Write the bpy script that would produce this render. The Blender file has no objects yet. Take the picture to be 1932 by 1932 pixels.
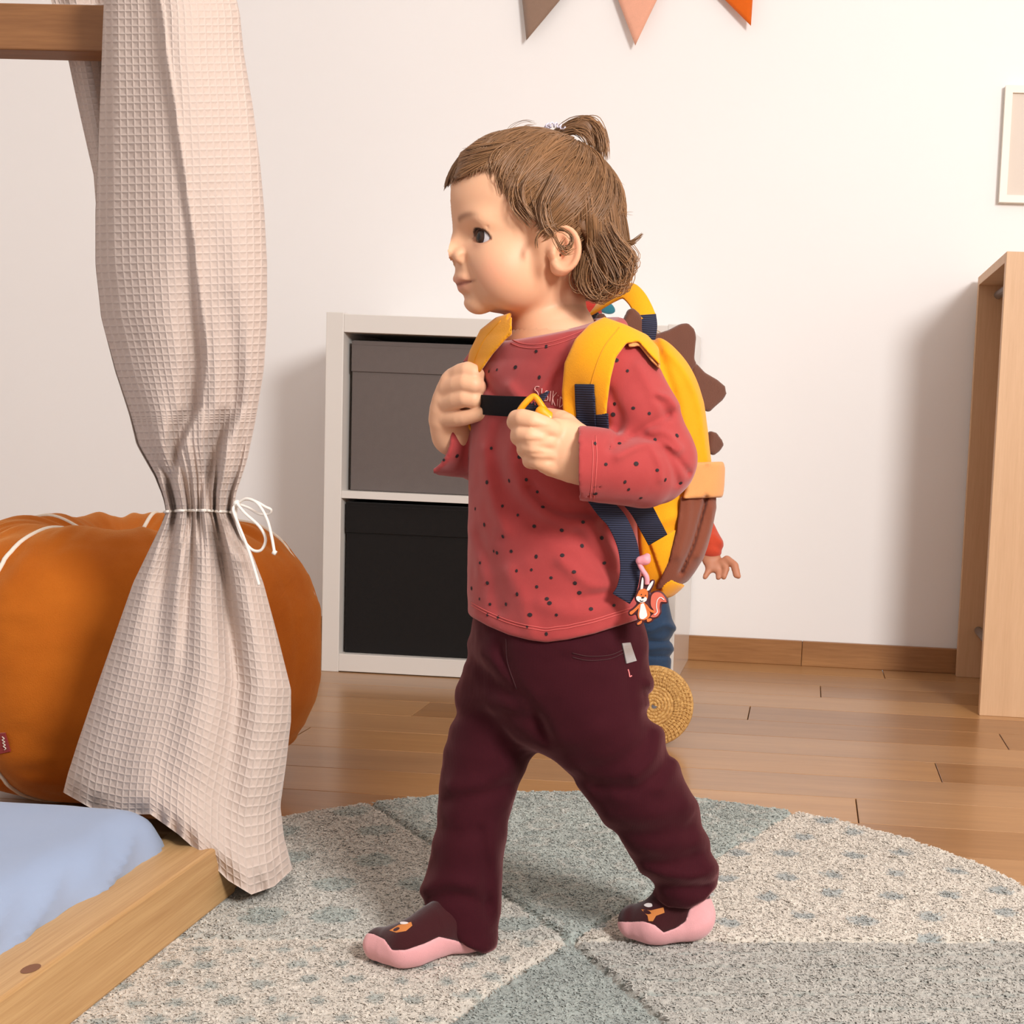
import bpy, bmesh, math, random
import numpy as np
from mathutils import Vector, Matrix
from mathutils.bvhtree import BVHTree

random.seed(7)
RNG = np.random.default_rng(7)
SC = bpy.context.scene
COL = SC.collection

# ------------------------------------------------------------------ camera
F_PX, PPX, PPY = 2559.87, 1348.06, 1038.81          # focal length and principal point, 1932 px frame
YAW, PITCH, ROLL, CAM_H = .0658, .0912, .041, .5623
def _axes():
    f = np.array([-math.sin(YAW)*math.cos(PITCH), math.cos(YAW)*math.cos(PITCH), -math.sin(PITCH)])
    r = np.cross(f, [0, 0, 1]); r /= np.linalg.norm(r); u = np.cross(r, f)
    c, s = math.cos(ROLL), math.sin(ROLL)
    return c*r + s*u, -s*r + c*u, f
CR, CU, CF = _axes()
CC = np.array([0., 0., CAM_H])
cam_data = bpy.data.cameras.new('camera'); cam = bpy.data.objects.new('camera', cam_data); COL.objects.link(cam)
cam_data.sensor_width = 36.0; cam_data.sensor_fit = 'HORIZONTAL'
cam_data.lens = F_PX/1932*36
cam_data.shift_x = (966-PPX)/1932; cam_data.shift_y = (PPY-966)/1932
cam_data.clip_start = .02
M = Matrix.Identity(4)
for i in range(3):
    M[i][0], M[i][1], M[i][2], M[i][3] = CR[i], CU[i], -CF[i], CC[i]
cam.matrix_world = M
SC.camera = cam

# ------------------------------------------------------------------ light and exposure
world = bpy.data.worlds.new('world'); SC.world = world; world.use_nodes = True
wb = world.node_tree.nodes['Background']; wb.inputs[0].default_value = (.965, .98, 1.0, 1); wb.inputs[1].default_value = .62
def area(name, loc, target, size, power, col):
    l = bpy.data.lights.new(name, 'AREA'); l.shape = 'DISK'; l.size = size; l.energy = power; l.color = col
    o = bpy.data.objects.new(name, l); COL.objects.link(o); o.location = loc
    o.rotation_euler = (Vector(target)-Vector(loc)).to_track_quat('-Z', 'Y').to_euler()
    return o
area('softbox_light', (1.45, -.55, 1.85), (-.35, 2.2, .55), .70, 98, (1.0, .985, .965))
SC.view_settings.view_transform = 'Standard'; SC.view_settings.look = 'None'
SC.view_settings.gamma = 1; SC.view_settings.use_curve_mapping = False
SC.view_settings.exposure = 0.0

# ------------------------------------------------------------------ pixel helpers (a pixel gives a direction; the depth is chosen per thing)
def ray(x, y): return CF + CR*(x-PPX)/F_PX - CU*(y-PPY)/F_PX
def P(x, y, Y):
    d = ray(x, y); return CC + d*(Y/d[1])
def G(x, y, z):
    d = ray(x, y); return CC + d*((z-CAM_H)/d[2])
def onplane(x, y, p0, n):
    d = ray(x, y); return CC + d*(np.dot(np.asarray(p0)-CC, n)/np.dot(d, n))
def topx(p):
    q = p-CC; z = q@CF
    return PPX + F_PX*(q@CR)/z, PPY - F_PX*(q@CU)/z

# ------------------------------------------------------------------ materials
def lin(c):
    return tuple((v/255/12.92 if v/255 <= .04045 else ((v/255+.055)/1.055)**2.4) for v in c)
class NT:
    def __init__(s, name):
        s.m = bpy.data.materials.new(name); s.m.use_nodes = True; s.t = s.m.node_tree
        s.b = s.t.nodes['Principled BSDF']
    def n(s, typ, **kw):
        nd = s.t.nodes.new(typ)
        for k, v in kw.items():
            if k.startswith('_'): setattr(nd, k[1:], v)
            else: nd.inputs[k.replace('__', ' ')].default_value = v
        return nd
    def l(s, a, ao, b, bi): s.t.links.new(a.outputs[ao], b.inputs[bi])
    def math(s, op, a, b=None, c=None, clamp=False):
        nd = s.t.nodes.new('ShaderNodeMath'); nd.operation = op; nd.use_clamp = clamp
        for i, v in enumerate((a, b, c)):
            if v is None: continue
            if isinstance(v, (int, float)): nd.inputs[i].default_value = v
            else: s.t.links.new(v, nd.inputs[i])
        return nd.outputs[0]
    def mix(s, fac, a, b, blend='MIX'):
        nd = s.t.nodes.new('ShaderNodeMix'); nd.data_type = 'RGBA'; nd.blend_type = blend
        for i, v in ((0, fac), (6, a), (7, b)):
            if isinstance(v, (int, float)): nd.inputs[i].default_value = v
            elif isinstance(v, tuple): nd.inputs[i].default_value = (*v[:3], 1)
            else: s.t.links.new(v, nd.inputs[i])
        return nd.outputs[2]
    def ramp(s, fac, stops):
        nd = s.t.nodes.new('ShaderNodeValToRGB'); e = nd.color_ramp.elements
        while len(e) < len(stops): e.new(.5)
        for i, (p, c) in enumerate(stops):
            e[i].position = p; e[i].color = (*c, 1)
        s.t.links.new(fac, nd.inputs[0]); return nd.outputs[0]
    def noise(s, scale, detail=4, rough=.55, vec=None, dim='3D', dist=0):
        nd = s.n('ShaderNodeTexNoise', Scale=scale, Detail=detail, Roughness=rough, Distortion=dist)
        nd.noise_dimensions = dim
        if vec is not None: s.t.links.new(vec, nd.inputs['Vector'])
        return nd.outputs[0]
    def coord(s, which='Object'):
        return s.t.nodes.new('ShaderNodeTexCoord').outputs[which]
    def mapping(s, vec, scale=(1, 1, 1), rot=(0, 0, 0), loc=(0, 0, 0)):
        nd = s.n('ShaderNodeMapping', Scale=scale, Rotation=rot, Location=loc); s.t.links.new(vec, nd.inputs[0]); return nd.outputs[0]
    def bump(s, height, strength=.3, dist=.002):
        nd = s.n('ShaderNodeBump', Strength=strength, Distance=dist); s.t.links.new(height, nd.inputs['Height'])
        s.t.links.new(nd.outputs[0], s.b.inputs['Normal']); return nd
    def base(s, c, rough=.6, **kw):
        if isinstance(c, tuple): s.b.inputs['Base Color'].default_value = (*c[:3], 1)
        else: s.t.links.new(c, s.b.inputs['Base Color'])
        s.b.inputs['Roughness'].default_value = rough
        for k, v in kw.items(): s.b.inputs[k.replace('__', ' ')].default_value = v
        return s

def m_plain(name, rgb, rough=.6, var=.06, nscale=30, bump=0, bscale=400, bdist=.001, **kw):
    t = NT(name); c = lin(rgb)
    n = t.noise(nscale, 3, vec=t.coord())
    col = t.mix(n, tuple(v*(1-var) for v in c), tuple(min(1, v*(1+var)) for v in c))
    t.base(col, rough, **kw)
    if bump: t.bump(t.noise(bscale, 2, vec=t.coord()), bump, bdist)
    return t.m

def m_fabric(name, rgb, rough=.9, var=.08, weave=900, bump=.35, sheen=.25, nscale=60):
    t = NT(name); c = lin(rgb); co = t.coord()
    n = t.noise(nscale, 4, vec=co)
    f = t.noise(weave, 2, vec=co)
    col = t.mix(n, tuple(v*(1-var) for v in c), tuple(min(1, v*(1+var)) for v in c))
    col = t.mix(t.math('MULTIPLY', f, .35), col, tuple(v*.6 for v in c))
    t.base(col, rough, Sheen__Weight=sheen, Sheen__Roughness=.5, Specular__IOR__Level=.2)
    t.bump(f, bump, .0008)
    return t.m

def m_wood(name, light, dark, axis=0, scale=1., ring=22, rough=.45, stretch=.06, bump=.12, coat=0):
    """long grain along `axis` of the object's coordinates"""
    t = NT(name); co = t.coord()
    sc = [1, 1, 1]; sc[axis] = stretch
    v = t.mapping(co, scale=tuple(k*scale for k in sc))
    oi = t.t.nodes.new('ShaderNodeObjectInfo')
    add = t.t.nodes.new('ShaderNodeVectorMath'); add.operation = 'ADD'
    t.t.links.new(v, add.inputs[0]); t.t.links.new(t.math('MULTIPLY', oi.outputs['Random'], 13.7), add.inputs[1])
    v = add.outputs[0]
    a = t.noise(ring, 6, .62, vec=v, dist=.6); b = t.noise(ring*9, 3, .6, vec=v); c = t.noise(4, 2, vec=v)
    k = t.math('ADD', t.math('MULTIPLY', a, .6), t.math('MULTIPLY', b, .4))
    k = t.math('MULTIPLY_ADD', k, 2.2, -.6, clamp=True)
    col = t.mix(k, lin(dark), lin(light))
    col = t.mix(t.math('MULTIPLY', c, .35), col, tuple(x*.7 for x in lin(dark)))
    t.base(col, rough, Coat__Weight=coat, Coat__Roughness=.2)
    t.bump(b, bump, .0006)
    return t.m

# ------------------------------------------------------------------ mesh helpers
def tag(o, label=None, cat=None, group=None, kind=None):
    if label: o['label'] = label
    if cat: o['category'] = cat
    if group: o['group'] = group
    if kind: o['kind'] = kind
    return o
def empty(name, loc=(0, 0, 0), label=None, cat=None, group=None, kind=None):
    o = bpy.data.objects.new(name, None); COL.objects.link(o); o.location = loc; o.empty_display_size = .05
    return tag(o, label, cat, group, kind)
def adopt(o, parent):
    """parent o keeping its world place (parents here carry only a translation)"""
    if parent is not None:
        o.parent = parent
        o.matrix_parent_inverse = wmat(parent).inverted()
    return o
def wmat(o):
    m = o.matrix_basis
    if o.parent is not None: m = wmat(o.parent) @ o.matrix_parent_inverse @ m
    return m
def mobj(name, verts, faces, mat=None, parent=None, smooth=True):
    me = bpy.data.meshes.new(name)
    me.from_pydata([tuple(map(float, v)) for v in verts], [], [tuple(map(int, f)) for f in faces]); me.validate()
    if smooth: me.polygons.foreach_set('use_smooth', [True]*len(me.polygons))
    if mat is not None:
        for m in (mat if isinstance(mat, (list, tuple)) else [mat]): me.materials.append(m)
    o = bpy.data.objects.new(name, me); COL.objects.link(o)
    return adopt(o, parent)
def bm_obj(name, bm, mat=None, parent=None, smooth=False):
    me = bpy.data.meshes.new(name); bm.normal_update(); bm.to_mesh(me); bm.free()
    if smooth: me.polygons.foreach_set('use_smooth', [True]*len(me.polygons))
    if mat is not None: me.materials.append(mat)
    o = bpy.data.objects.new(name, me); COL.objects.link(o)
    return adopt(o, parent)
def box(name, lo, hi, mat=None, parent=None, bevel=.002, seg=2):
    bm = bmesh.new(); lo = Vector(lo); hi = Vector(hi); c = (lo+hi)/2; s = hi-lo
    bmesh.ops.create_cube(bm, size=1, matrix=Matrix.Diagonal((s.x, s.y, s.z, 1)))
    if bevel: bmesh.ops.bevel(bm, geom=bm.edges[:], offset=bevel, segments=seg, affect='EDGES', profile=.5)
    o = bm_obj(name, bm, mat, None)
    o.location = c
    if parent is not None: adopt(o, parent)
    return o
def catmull(pts, n):
    """n samples through pts (k,d), centripetal enough for our use"""
    pts = np.asarray(pts, float); k = len(pts)
    if k == 2: return pts[0] + (pts[1]-pts[0])*np.linspace(0, 1, n)[:, None]
    q = np.vstack([2*pts[0]-pts[1], pts, 2*pts[-1]-pts[-2]])
    t = np.linspace(0, k-1-1e-9, n); i = t.astype(int); f = (t-i)[:, None]
    a, b, c, d = q[i], q[i+1], q[i+2], q[i+3]
    return .5*((2*b)+(c-a)*f+(2*a-5*b+4*c-d)*f**2+(-a+3*b-3*c+d)*f**3)
def resample(pts, n):
    pts = np.asarray(pts, float); s = np.r_[0, np.cumsum(np.linalg.norm(np.diff(pts, axis=0), axis=1))]
    t = np.linspace(0, s[-1], n); return np.stack([np.interp(t, s, pts[:, i]) for i in range(pts.shape[1])], 1)
def tube_geo(path, rad, sides=8, closed=False, caps=True, flat=None):
    """verts, faces of a tube; rad scalar or array; flat=(normal vectors, thickness ratio) makes a ribbon"""
    path = np.asarray(path, float); n = len(path); rad = np.broadcast_to(np.asarray(rad, float), (n,))
    if closed: tan = np.roll(path, -1, 0)-np.roll(path, 1, 0)
    else: tan = np.gradient(path, axis=0)
    tan /= np.linalg.norm(tan, axis=1)[:, None]+1e-12
    ref = np.array([0, 0, 1.]) if abs(tan[0][2]) < .9 else np.array([1., 0, 0])
    nrm = ref-tan[0]*(ref@tan[0]); nrm /= np.linalg.norm(nrm)
    vs = []
    for i in range(n):
        nrm = nrm-tan[i]*(nrm@tan[i]); nrm /= np.linalg.norm(nrm); bi = np.cross(tan[i], nrm)
        for k in range(sides):
            a = 2*math.pi*k/sides
            vs.append(path[i]+rad[i]*(math.cos(a)*nrm+math.sin(a)*bi))
    fs = []
    for i in range(n if closed else n-1):
        j = (i+1) % n
        for k in range(sides):
            l = (k+1) % sides
            fs.append((i*sides+k, i*sides+l, j*sides+l, j*sides+k))
    if caps and not closed:
        fs.append(tuple(range(sides))[::-1]); fs.append(tuple((n-1)*sides+k for k in range(sides)))
    return vs, fs
def tube(name, path, rad, mat, parent=None, sides=8, closed=False):
    v, f = tube_geo(path, rad, sides, closed); return mobj(name, v, f, mat, parent)
def ribbon_geo(path, wdir, width, thick, round_=True):
    """strap with a flat section: path (n,3), wdir (n,3) or (3,), width scalar/array"""
    path = np.asarray(path, float); n = len(path)
    wdir = np.broadcast_to(np.asarray(wdir, float), (n, 3)).copy()
    tan = np.gradient(path, axis=0); tan /= np.linalg.norm(tan, axis=1)[:, None]+1e-12
    wdir -= tan*np.sum(wdir*tan, 1)[:, None]; wdir /= np.linalg.norm(wdir, axis=1)[:, None]+1e-12
    nor = np.cross(tan, wdir); width = np.broadcast_to(np.asarray(width, float), (n,))
    sec = [(-.5, -.3), (-.46, -.5), (0, -.5), (.46, -.5), (.5, -.3), (.5, .3), (.46, .5), (0, .5), (-.46, .5), (-.5, .3)]
    vs = []; fs = []; m = len(sec)
    for i in range(n):
        for a, b in sec: vs.append(path[i]+wdir[i]*a*width[i]+nor[i]*b*thick)
    for i in range(n-1):
        for k in range(m):
            l = (k+1) % m; fs.append((i*m+k, i*m+l, (i+1)*m+l, (i+1)*m+k))
    fs.append(tuple(range(m))[::-1]); fs.append(tuple((n-1)*m+k for k in range(m)))
    return vs, fs
def join_geo(parts):
    V = []; Fc = []
    for v, f in parts:
        o = len(V); V.extend(v); Fc.extend([tuple(i+o for i in q) for q in f])
    return V, Fc
def set_uv(o, uvs, faces=None):
    me = o.data; lay = me.uv_layers.new(name='UVMap')
    idx = np.zeros(len(me.loops), int); me.loops.foreach_get('vertex_index', idx)
    lay.data.foreach_set('uv', np.asarray(uvs, float)[idx].astype(np.float32).ravel())
def set_col(o, cols, name='col'):
    a = o.data.color_attributes.new(name, 'FLOAT_COLOR', 'POINT')
    c = np.ones((len(o.data.vertices), 4), np.float32); c[:, :3] = cols; a.data.foreach_set('color', c.ravel())
def fbm(p, seed=0, octaves=4, lac=2.0, gain=.5):
    """cheap smooth value noise on (n,2) or (n,3) points, about -1..1"""
    p = np.asarray(p, float); d = p.shape[1]; out = np.zeros(len(p)); amp = 1; tot = 0
    for o in range(octaves):
        i = np.floor(p).astype(np.int64); f = p-i; f = f*f*(3-2*f); acc = np.zeros(len(p))
        for c in range(2**d):
            w = np.ones(len(p)); h = np.full(len(p), seed*7919+o*104729, np.int64)
            for k in range(d):
                b = (c >> k) & 1; w = w*(f[:, k] if b else 1-f[:, k])
                h = (h ^ ((i[:, k]+b)*(73856093, 19349663, 83492791)[k])) * 1274126177 & 0xffffffff
            h = (h ^ (h >> 15)) * 2246822519 & 0xffffffff; h = h ^ (h >> 13)
            acc += w*((h & 0xffff)/32767.5-1)
        out += amp*acc; tot += amp; amp *= gain; p = p*lac
    return out/tot
def fast_obj(name, V, Q, mat=None, parent=None, smooth=True):
    me = bpy.data.meshes.new(name); V = np.asarray(V, np.float32); Q = np.asarray(Q, np.int32); k = Q.shape[1]
    me.vertices.add(len(V)); me.vertices.foreach_set('co', V.ravel())
    me.loops.add(len(Q)*k); me.loops.foreach_set('vertex_index', Q.ravel())
    me.polygons.add(len(Q)); me.polygons.foreach_set('loop_start', np.arange(0, len(Q)*k, k, dtype=np.int32))
    me.update(calc_edges=True); me.validate()
    if smooth: me.polygons.foreach_set('use_smooth', [True]*len(Q))
    if mat is not None:
        for m in (mat if isinstance(mat, (list, tuple)) else [mat]): me.materials.append(m)
    o = bpy.data.objects.new(name, me); COL.objects.link(o); return adopt(o, parent)
# ================================================================== ROOM
WALL_Y = 3.2345
def m_wall():
    t = NT('wall_paint'); co = t.coord()
    n = t.noise(3, 3, vec=co); t.base(t.mix(n, lin((246, 243, 241)), lin((249, 246, 244))), .75)
    t.bump(t.noise(160, 4, vec=co), .06, .001); return t.m
MW = m_wall()
tag(box('wall_back', (-2.7, WALL_Y, 0), (2.5, WALL_Y+.1, 2.6), MW, None, 0), kind='structure')
tag(box('wall_left', (-2.8, -2.2, 0), (-2.7, WALL_Y+.1, 2.6), MW, None, 0), kind='structure')
tag(box('wall_right', (2.5, -2.2, 0), (2.6, WALL_Y+.1, 2.6), MW, None, 0), kind='structure')
tag(box('ceiling', (-2.8, -2.2, 2.6), (2.6, WALL_Y+.1, 2.7), MW, None, 0), kind='structure')

# floor of separate planks, 131 mm wide, running along the wall
def m_plank():
    t = NT('floor_plank'); co = t.coord(); oi = t.t.nodes.new('ShaderNodeObjectInfo')
    add = t.t.nodes.new('ShaderNodeVectorMath'); add.operation = 'ADD'
    t.t.links.new(t.mapping(co, scale=(.07, 1, 1)), add.inputs[0])
    t.t.links.new(t.math('MULTIPLY', oi.outputs['Random'], 37.), add.inputs[1]); v = add.outputs[0]
    a = t.noise(26, 6, .62, vec=v, dist=.5); b = t.noise(170, 3, .6, vec=v); c = t.noise(6, 2, vec=v)
    k = t.math('MULTIPLY_ADD', t.math('ADD', t.math('MULTIPLY', a, .65), t.math('MULTIPLY', b, .35)), 2.0, -.5, clamp=True)
    col = t.mix(k, lin((124, 82, 46)), lin((184, 136, 88)))
    fl = t.noise(60, 2, .5, vec=t.mapping(v, scale=(1, .8, 1)))
    col = t.mix(t.math('MULTIPLY_ADD', fl, 9., -6.3, clamp=True), col, lin((92, 58, 40)))
    tint = t.ramp(oi.outputs['Random'], [(0, lin((138, 96, 58))), (.3, lin((190, 142, 90))), (.65, lin((176, 138, 102))), (1, lin((204, 152, 92)))])
    col = t.mix(.45, col, tint)
    t.base(col, .33, Coat__Weight=.25, Coat__Roughness=.15)
    t.bump(b, .10, .0006); return t.m
MPL = m_plank()
MPW = m_plain('floor_gap', (44, 28, 18), .9)
floor = empty('floor', kind='structure')
box('floor_slab', (-2.7, -2.2, -.06), (2.5, WALL_Y, -.012), MPW, floor, 0)
fixed = {0: [.201], 2: [.051], 4: [-.093, -.717-1.2], 5: [.389, -.717], 7: [.243, -.86], 9: [.098]}
PW = .131; row0 = 3.24
rowY = [row0-PW*i for i in range(0, 42)]
for i in range(41):
    hi = min(rowY[i], WALL_Y); lo = rowY[i+1]
    key = {0: 0, 1: 1}.get(i, i)
    joints = []
    fx = {0: [.201, -.9], 1: [-.55, .9], 2: [.051, -1.15], 3: [-.40, .75], 4: [-.093, -1.45], 5: [-.717, .389], 6: [-.25, 1.0], 7: [.243, -.86],
          8: [-.5, .7], 9: [.098, -1.1]}.get(i)
    if fx is None:
        s = random.uniform(-1.0, 0); fx = [s, s+random.uniform(.8, 1.2)]
    joints = sorted(fx)
    while joints[0] > -2.7+.5: joints.insert(0, joints[0]-random.uniform(.95, 1.25))
    while joints[-1] < 2.5-.5: joints.append(joints[-1]+random.uniform(.95, 1.25))
    joints = [-2.7]+[j for j in joints if -2.65 < j < 2.45]+[2.5]
    for a, b in zip(joints[:-1], joints[1:]):
        box('plank', (a+.0008, lo+.0006, -.012), (b-.0008, hi-.0006, 0), MPL, floor, .0007, 1)

# baseboard pieces
MBB = m_wood('baseboard_wood', (188, 136, 84), (140, 92, 52), 0, 1.2, 20, .4)
bb = empty('baseboard_back', kind='structure')
jx = [-2.7, -1.35, .007, 1.2, 2.5]
for a, b in zip(jx[:-1], jx[1:]):
    box('baseboard_board', (a+.0005, WALL_Y-.015, 0), (b-.0005, WALL_Y, .0592), MBB, bb, .0012, 1)

# ------------------------------------------------------------------ white shelf unit
MCAB = m_plain('white_laminate', (226, 220, 213), .35, .015, 8)
CX, CY, CW, CH, CD = -1.03, 2.8392, .765, .77, .39
cab = empty('shelf_unit', (CX+CW/2, CY+CD/2, 0), 'white open cube shelf unit standing against the white wall', 'shelf')
TH = .038
MGLOSS = m_plain('white_gloss_side', (224, 218, 211), .12, .01, 8)
box('side_panel', (CX, CY, 0), (CX+TH, CY+CD, CH), MCAB, cab, .0015)
box('side_panel', (CX+CW-TH, CY, 0), (CX+CW, CY+CD, CH), MGLOSS, cab, .0015)
box('top_panel', (CX+TH, CY+.001, CH-TH-.003), (CX+CW-TH, CY+CD, CH-.003), MCAB, cab, .0012)
box('bottom_panel', (CX+TH, CY+.001, .002), (CX+CW-TH, CY+CD, .002+TH), MCAB, cab, .0012)
zm = .385; xm = CX+CW/2
box('divider', (xm-.008, CY+.002, TH+.002), (xm+.008, CY+CD-.002, CH-TH-.003), MCAB, cab, .0008)
box('shelf', (CX+TH, CY+.002, zm-.008), (xm-.008, CY+CD-.002, zm+.008), MCAB, cab, .0008)
box('shelf', (xm+.008, CY+.002, zm-.008), (CX+CW-TH, CY+CD-.002, zm+.008), MCAB, cab, .0008)
def storage_box(label, rgb, x0, x1, z0, z1, y0):
    m = m_fabric('box_fabric', rgb, .92, .06, 700, .4, .15)
    e = empty('storage_box', ((x0+x1)/2, y0+.17, z0), label, 'box')
    t = .006
    box('front_panel', (x0, y0, z0), (x1, y0+t, z1), m, e, .002)
    box('back_panel', (x0, y0+.34, z0), (x1, y0+.34+t, z1), m, e, .002)
    box('end_panel', (x0, y0+t, z0), (x0+t, y0+.34, z1), m, e, .002)
    box('end_panel', (x1-t, y0+t, z0), (x1, y0+.34, z1), m, e, .002)
    box('base_panel', (x0+t, y0+t, z0), (x1-t, y0+.34, z0+t), m, e, .001)
    box('top_band', (x0-.0005, y0-.0035, z1-.066), (x1+.0005, y0-.0003, z1-.001), m, e, .0012)
    box('band_seam', (x0+.001, y0-.0042, z1-.0095), (x1-.001, y0-.0032, z1-.008), m, e, 0)
    return e
storage_box('grey fabric storage box in upper shelf compartment', (112, 102, 98), CX+TH+.010, xm-.014, zm+.0085, CH-TH-.018, CY+.028)
storage_box('black fabric storage box in lower shelf compartment', (28, 25, 24), CX+TH+.006, xm-.012, TH+.0025, zm-.016, CY+.020)

# ------------------------------------------------------------------ wooden side table at the right
MDW = m_wood('pale_oak_veneer', (226, 186, 146), (206, 164, 124), 2, 1.3, 30, .5, .05, .06)
MDX = m_wood('pale_oak_top', (226, 186, 146), (206, 164, 124), 0, 1.3, 30, .5, .05, .06)
DX, DYF, DYB, DZ = .3713, 2.7469, 3.2037, .929
desk = empty('console_table', (DX+.45, (DYF+DYB)/2, 0), 'pale oak console table with slab ends against the wall', 'table')
box('front_slab', (DX, DYF, 0), (DX+.9, DYF+.022, DZ), MDW, desk, .001)
box('back_slab', (DX, DYB-.022, 0), (DX+.9, DYB, DZ), MDW, desk, .001)
box('top', (DX, DYF+.0222, DZ-.02), (DX+.9, DYB-.0222, DZ), MDX, desk, .001)
MMET = m_plain('grey_metal', (150, 148, 150), .35, .02, 5, Metallic=.7)
for z in (.888, .112):
    tube('cross_bar', [(DX+.045, DYF+.02, z), (DX+.045, DYB-.02, z)], .0095, MMET, desk, 12)

# ------------------------------------------------------------------ picture frame
MFR = m_plain('cream_frame', (240, 233, 220), .4, .01, 8)
MMT = m_plain('picture_mat', (226, 214, 202), .9, .02, 20)
fx0, fx1, fz0, fz1, fw = .410, .62, 1.102, 1.364, .0165
pic = empty('picture_frame', ((fx0+fx1)/2, WALL_Y-.008, fz0), 'cream framed picture with pale mat hanging on the wall', 'picture')
fy0, fy1 = WALL_Y-.022, WALL_Y-.001
def mitre(name, a, b, c, d):
    pts = []
    for y in (fy0, fy1):
        for (x, z) in (a, b, c, d): pts.append((x, y, z))
    o = mobj(name, pts, [(0, 1, 2, 3), (7, 6, 5, 4), (0, 4, 5, 1), (1, 5, 6, 2), (2, 6, 7, 3), (3, 7, 4, 0)], MFR, pic, False)
    return o
mitre('frame_rail', (fx0, fz0), (fx1, fz0), (fx1-fw, fz0+fw), (fx0+fw, fz0+fw))
mitre('frame_rail', (fx1, fz1), (fx0, fz1), (fx0+fw, fz1-fw), (fx1-fw, fz1-fw))
mitre('frame_rail', (fx0, fz1), (fx0, fz0), (fx0+fw, fz0+fw), (fx0+fw, fz1-fw))
mitre('frame_rail', (fx1, fz0), (fx1, fz1), (fx1-fw, fz1-fw), (fx1-fw, fz0+fw))
box('mat_board', (fx0+fw-.002, WALL_Y-.014, fz0+fw-.002), (fx1-fw+.002, WALL_Y-.010, fz1-fw+.002), MMT, pic, 0)

# ------------------------------------------------------------------ bunting
bunt = empty('bunting', tuple(P(1200, -90, WALL_Y-.02)), 'felt pennant bunting in taupe, peach and orange on the wall', 'bunting')
pens = [((975, -85), (1127, -88), (994, 77), (150, 122, 104), 'taupe felt pennant'), ((1133, -88), (1281, -88), (1199, 87), (243, 178, 150), 'peach felt pennant'),
        ((1283, -86), (1425, -84), (1417, 50), (226, 102, 12), 'orange felt pennant')]
for (a, b, c, rgb, lab) in pens:
    yy = WALL_Y-.024
    A, B, T = (P(q[0], q[1], yy) for q in (a, b, c))
    # a triangle grid with a soft edge and slight cup, two faces thick
    N = 14; vs = []; idx = {}
    for side in (0, 1):
        for i in range(N+1):
            for j in range(N+1-i):
                u, v = i/N, j/N; w = 1-u-v
                p = A*w+B*u+T*v; ed = min(u, v, w)*N
                tk = .0022*min(1, math.sqrt(max(0, ed)/2)+.25)
                bow = .004*math.sin(3.1*v+a[0])*(.3+v)
                idx[(side, i, j)] = len(vs); vs.append(p+np.array([0, (tk if side else -tk)+bow, 0]))
    fs = []
    for side in (0, 1):
        for i in range(N):
            for j in range(N-i):
                t1 = (idx[(side, i, j)], idx[(side, i+1, j)], idx[(side, i, j+1)]); fs.append(t1 if not side else t1[::-1])
                if i+j < N-1:
                    t2 = (idx[(side, i+1, j)], idx[(side, i+1, j+1)], idx[(side, i, j+1)]); fs.append(t2 if not side else t2[::-1])
    rim = [(i, 0) for i in range(N)]+[(N-k, k) for k in range(N)]+[(0, N-k) for k in range(N)]
    for k in range(len(rim)):
        p, q = rim[k], rim[(k+1) % len(rim)]
        fs.append((idx[(0, *p)], idx[(1, *p)], idx[(1, *q)], idx[(0, *q)]))
    o = mobj('pennant', vs, fs, m_fabric('felt', rgb, .95, .07, 500, .4, .5, 80), bunt); o['label'] = lab
cp = [P(x, y, WALL_Y-.024) for x, y in ((900, -76), (975, -86), (1130, -90), (1280, -89), (1425, -85), (1500, -76))]
tube('cord', catmull(cp, 30), .0022, m_fabric('cotton_cord', (232, 224, 212)), bunt, 6)
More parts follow.
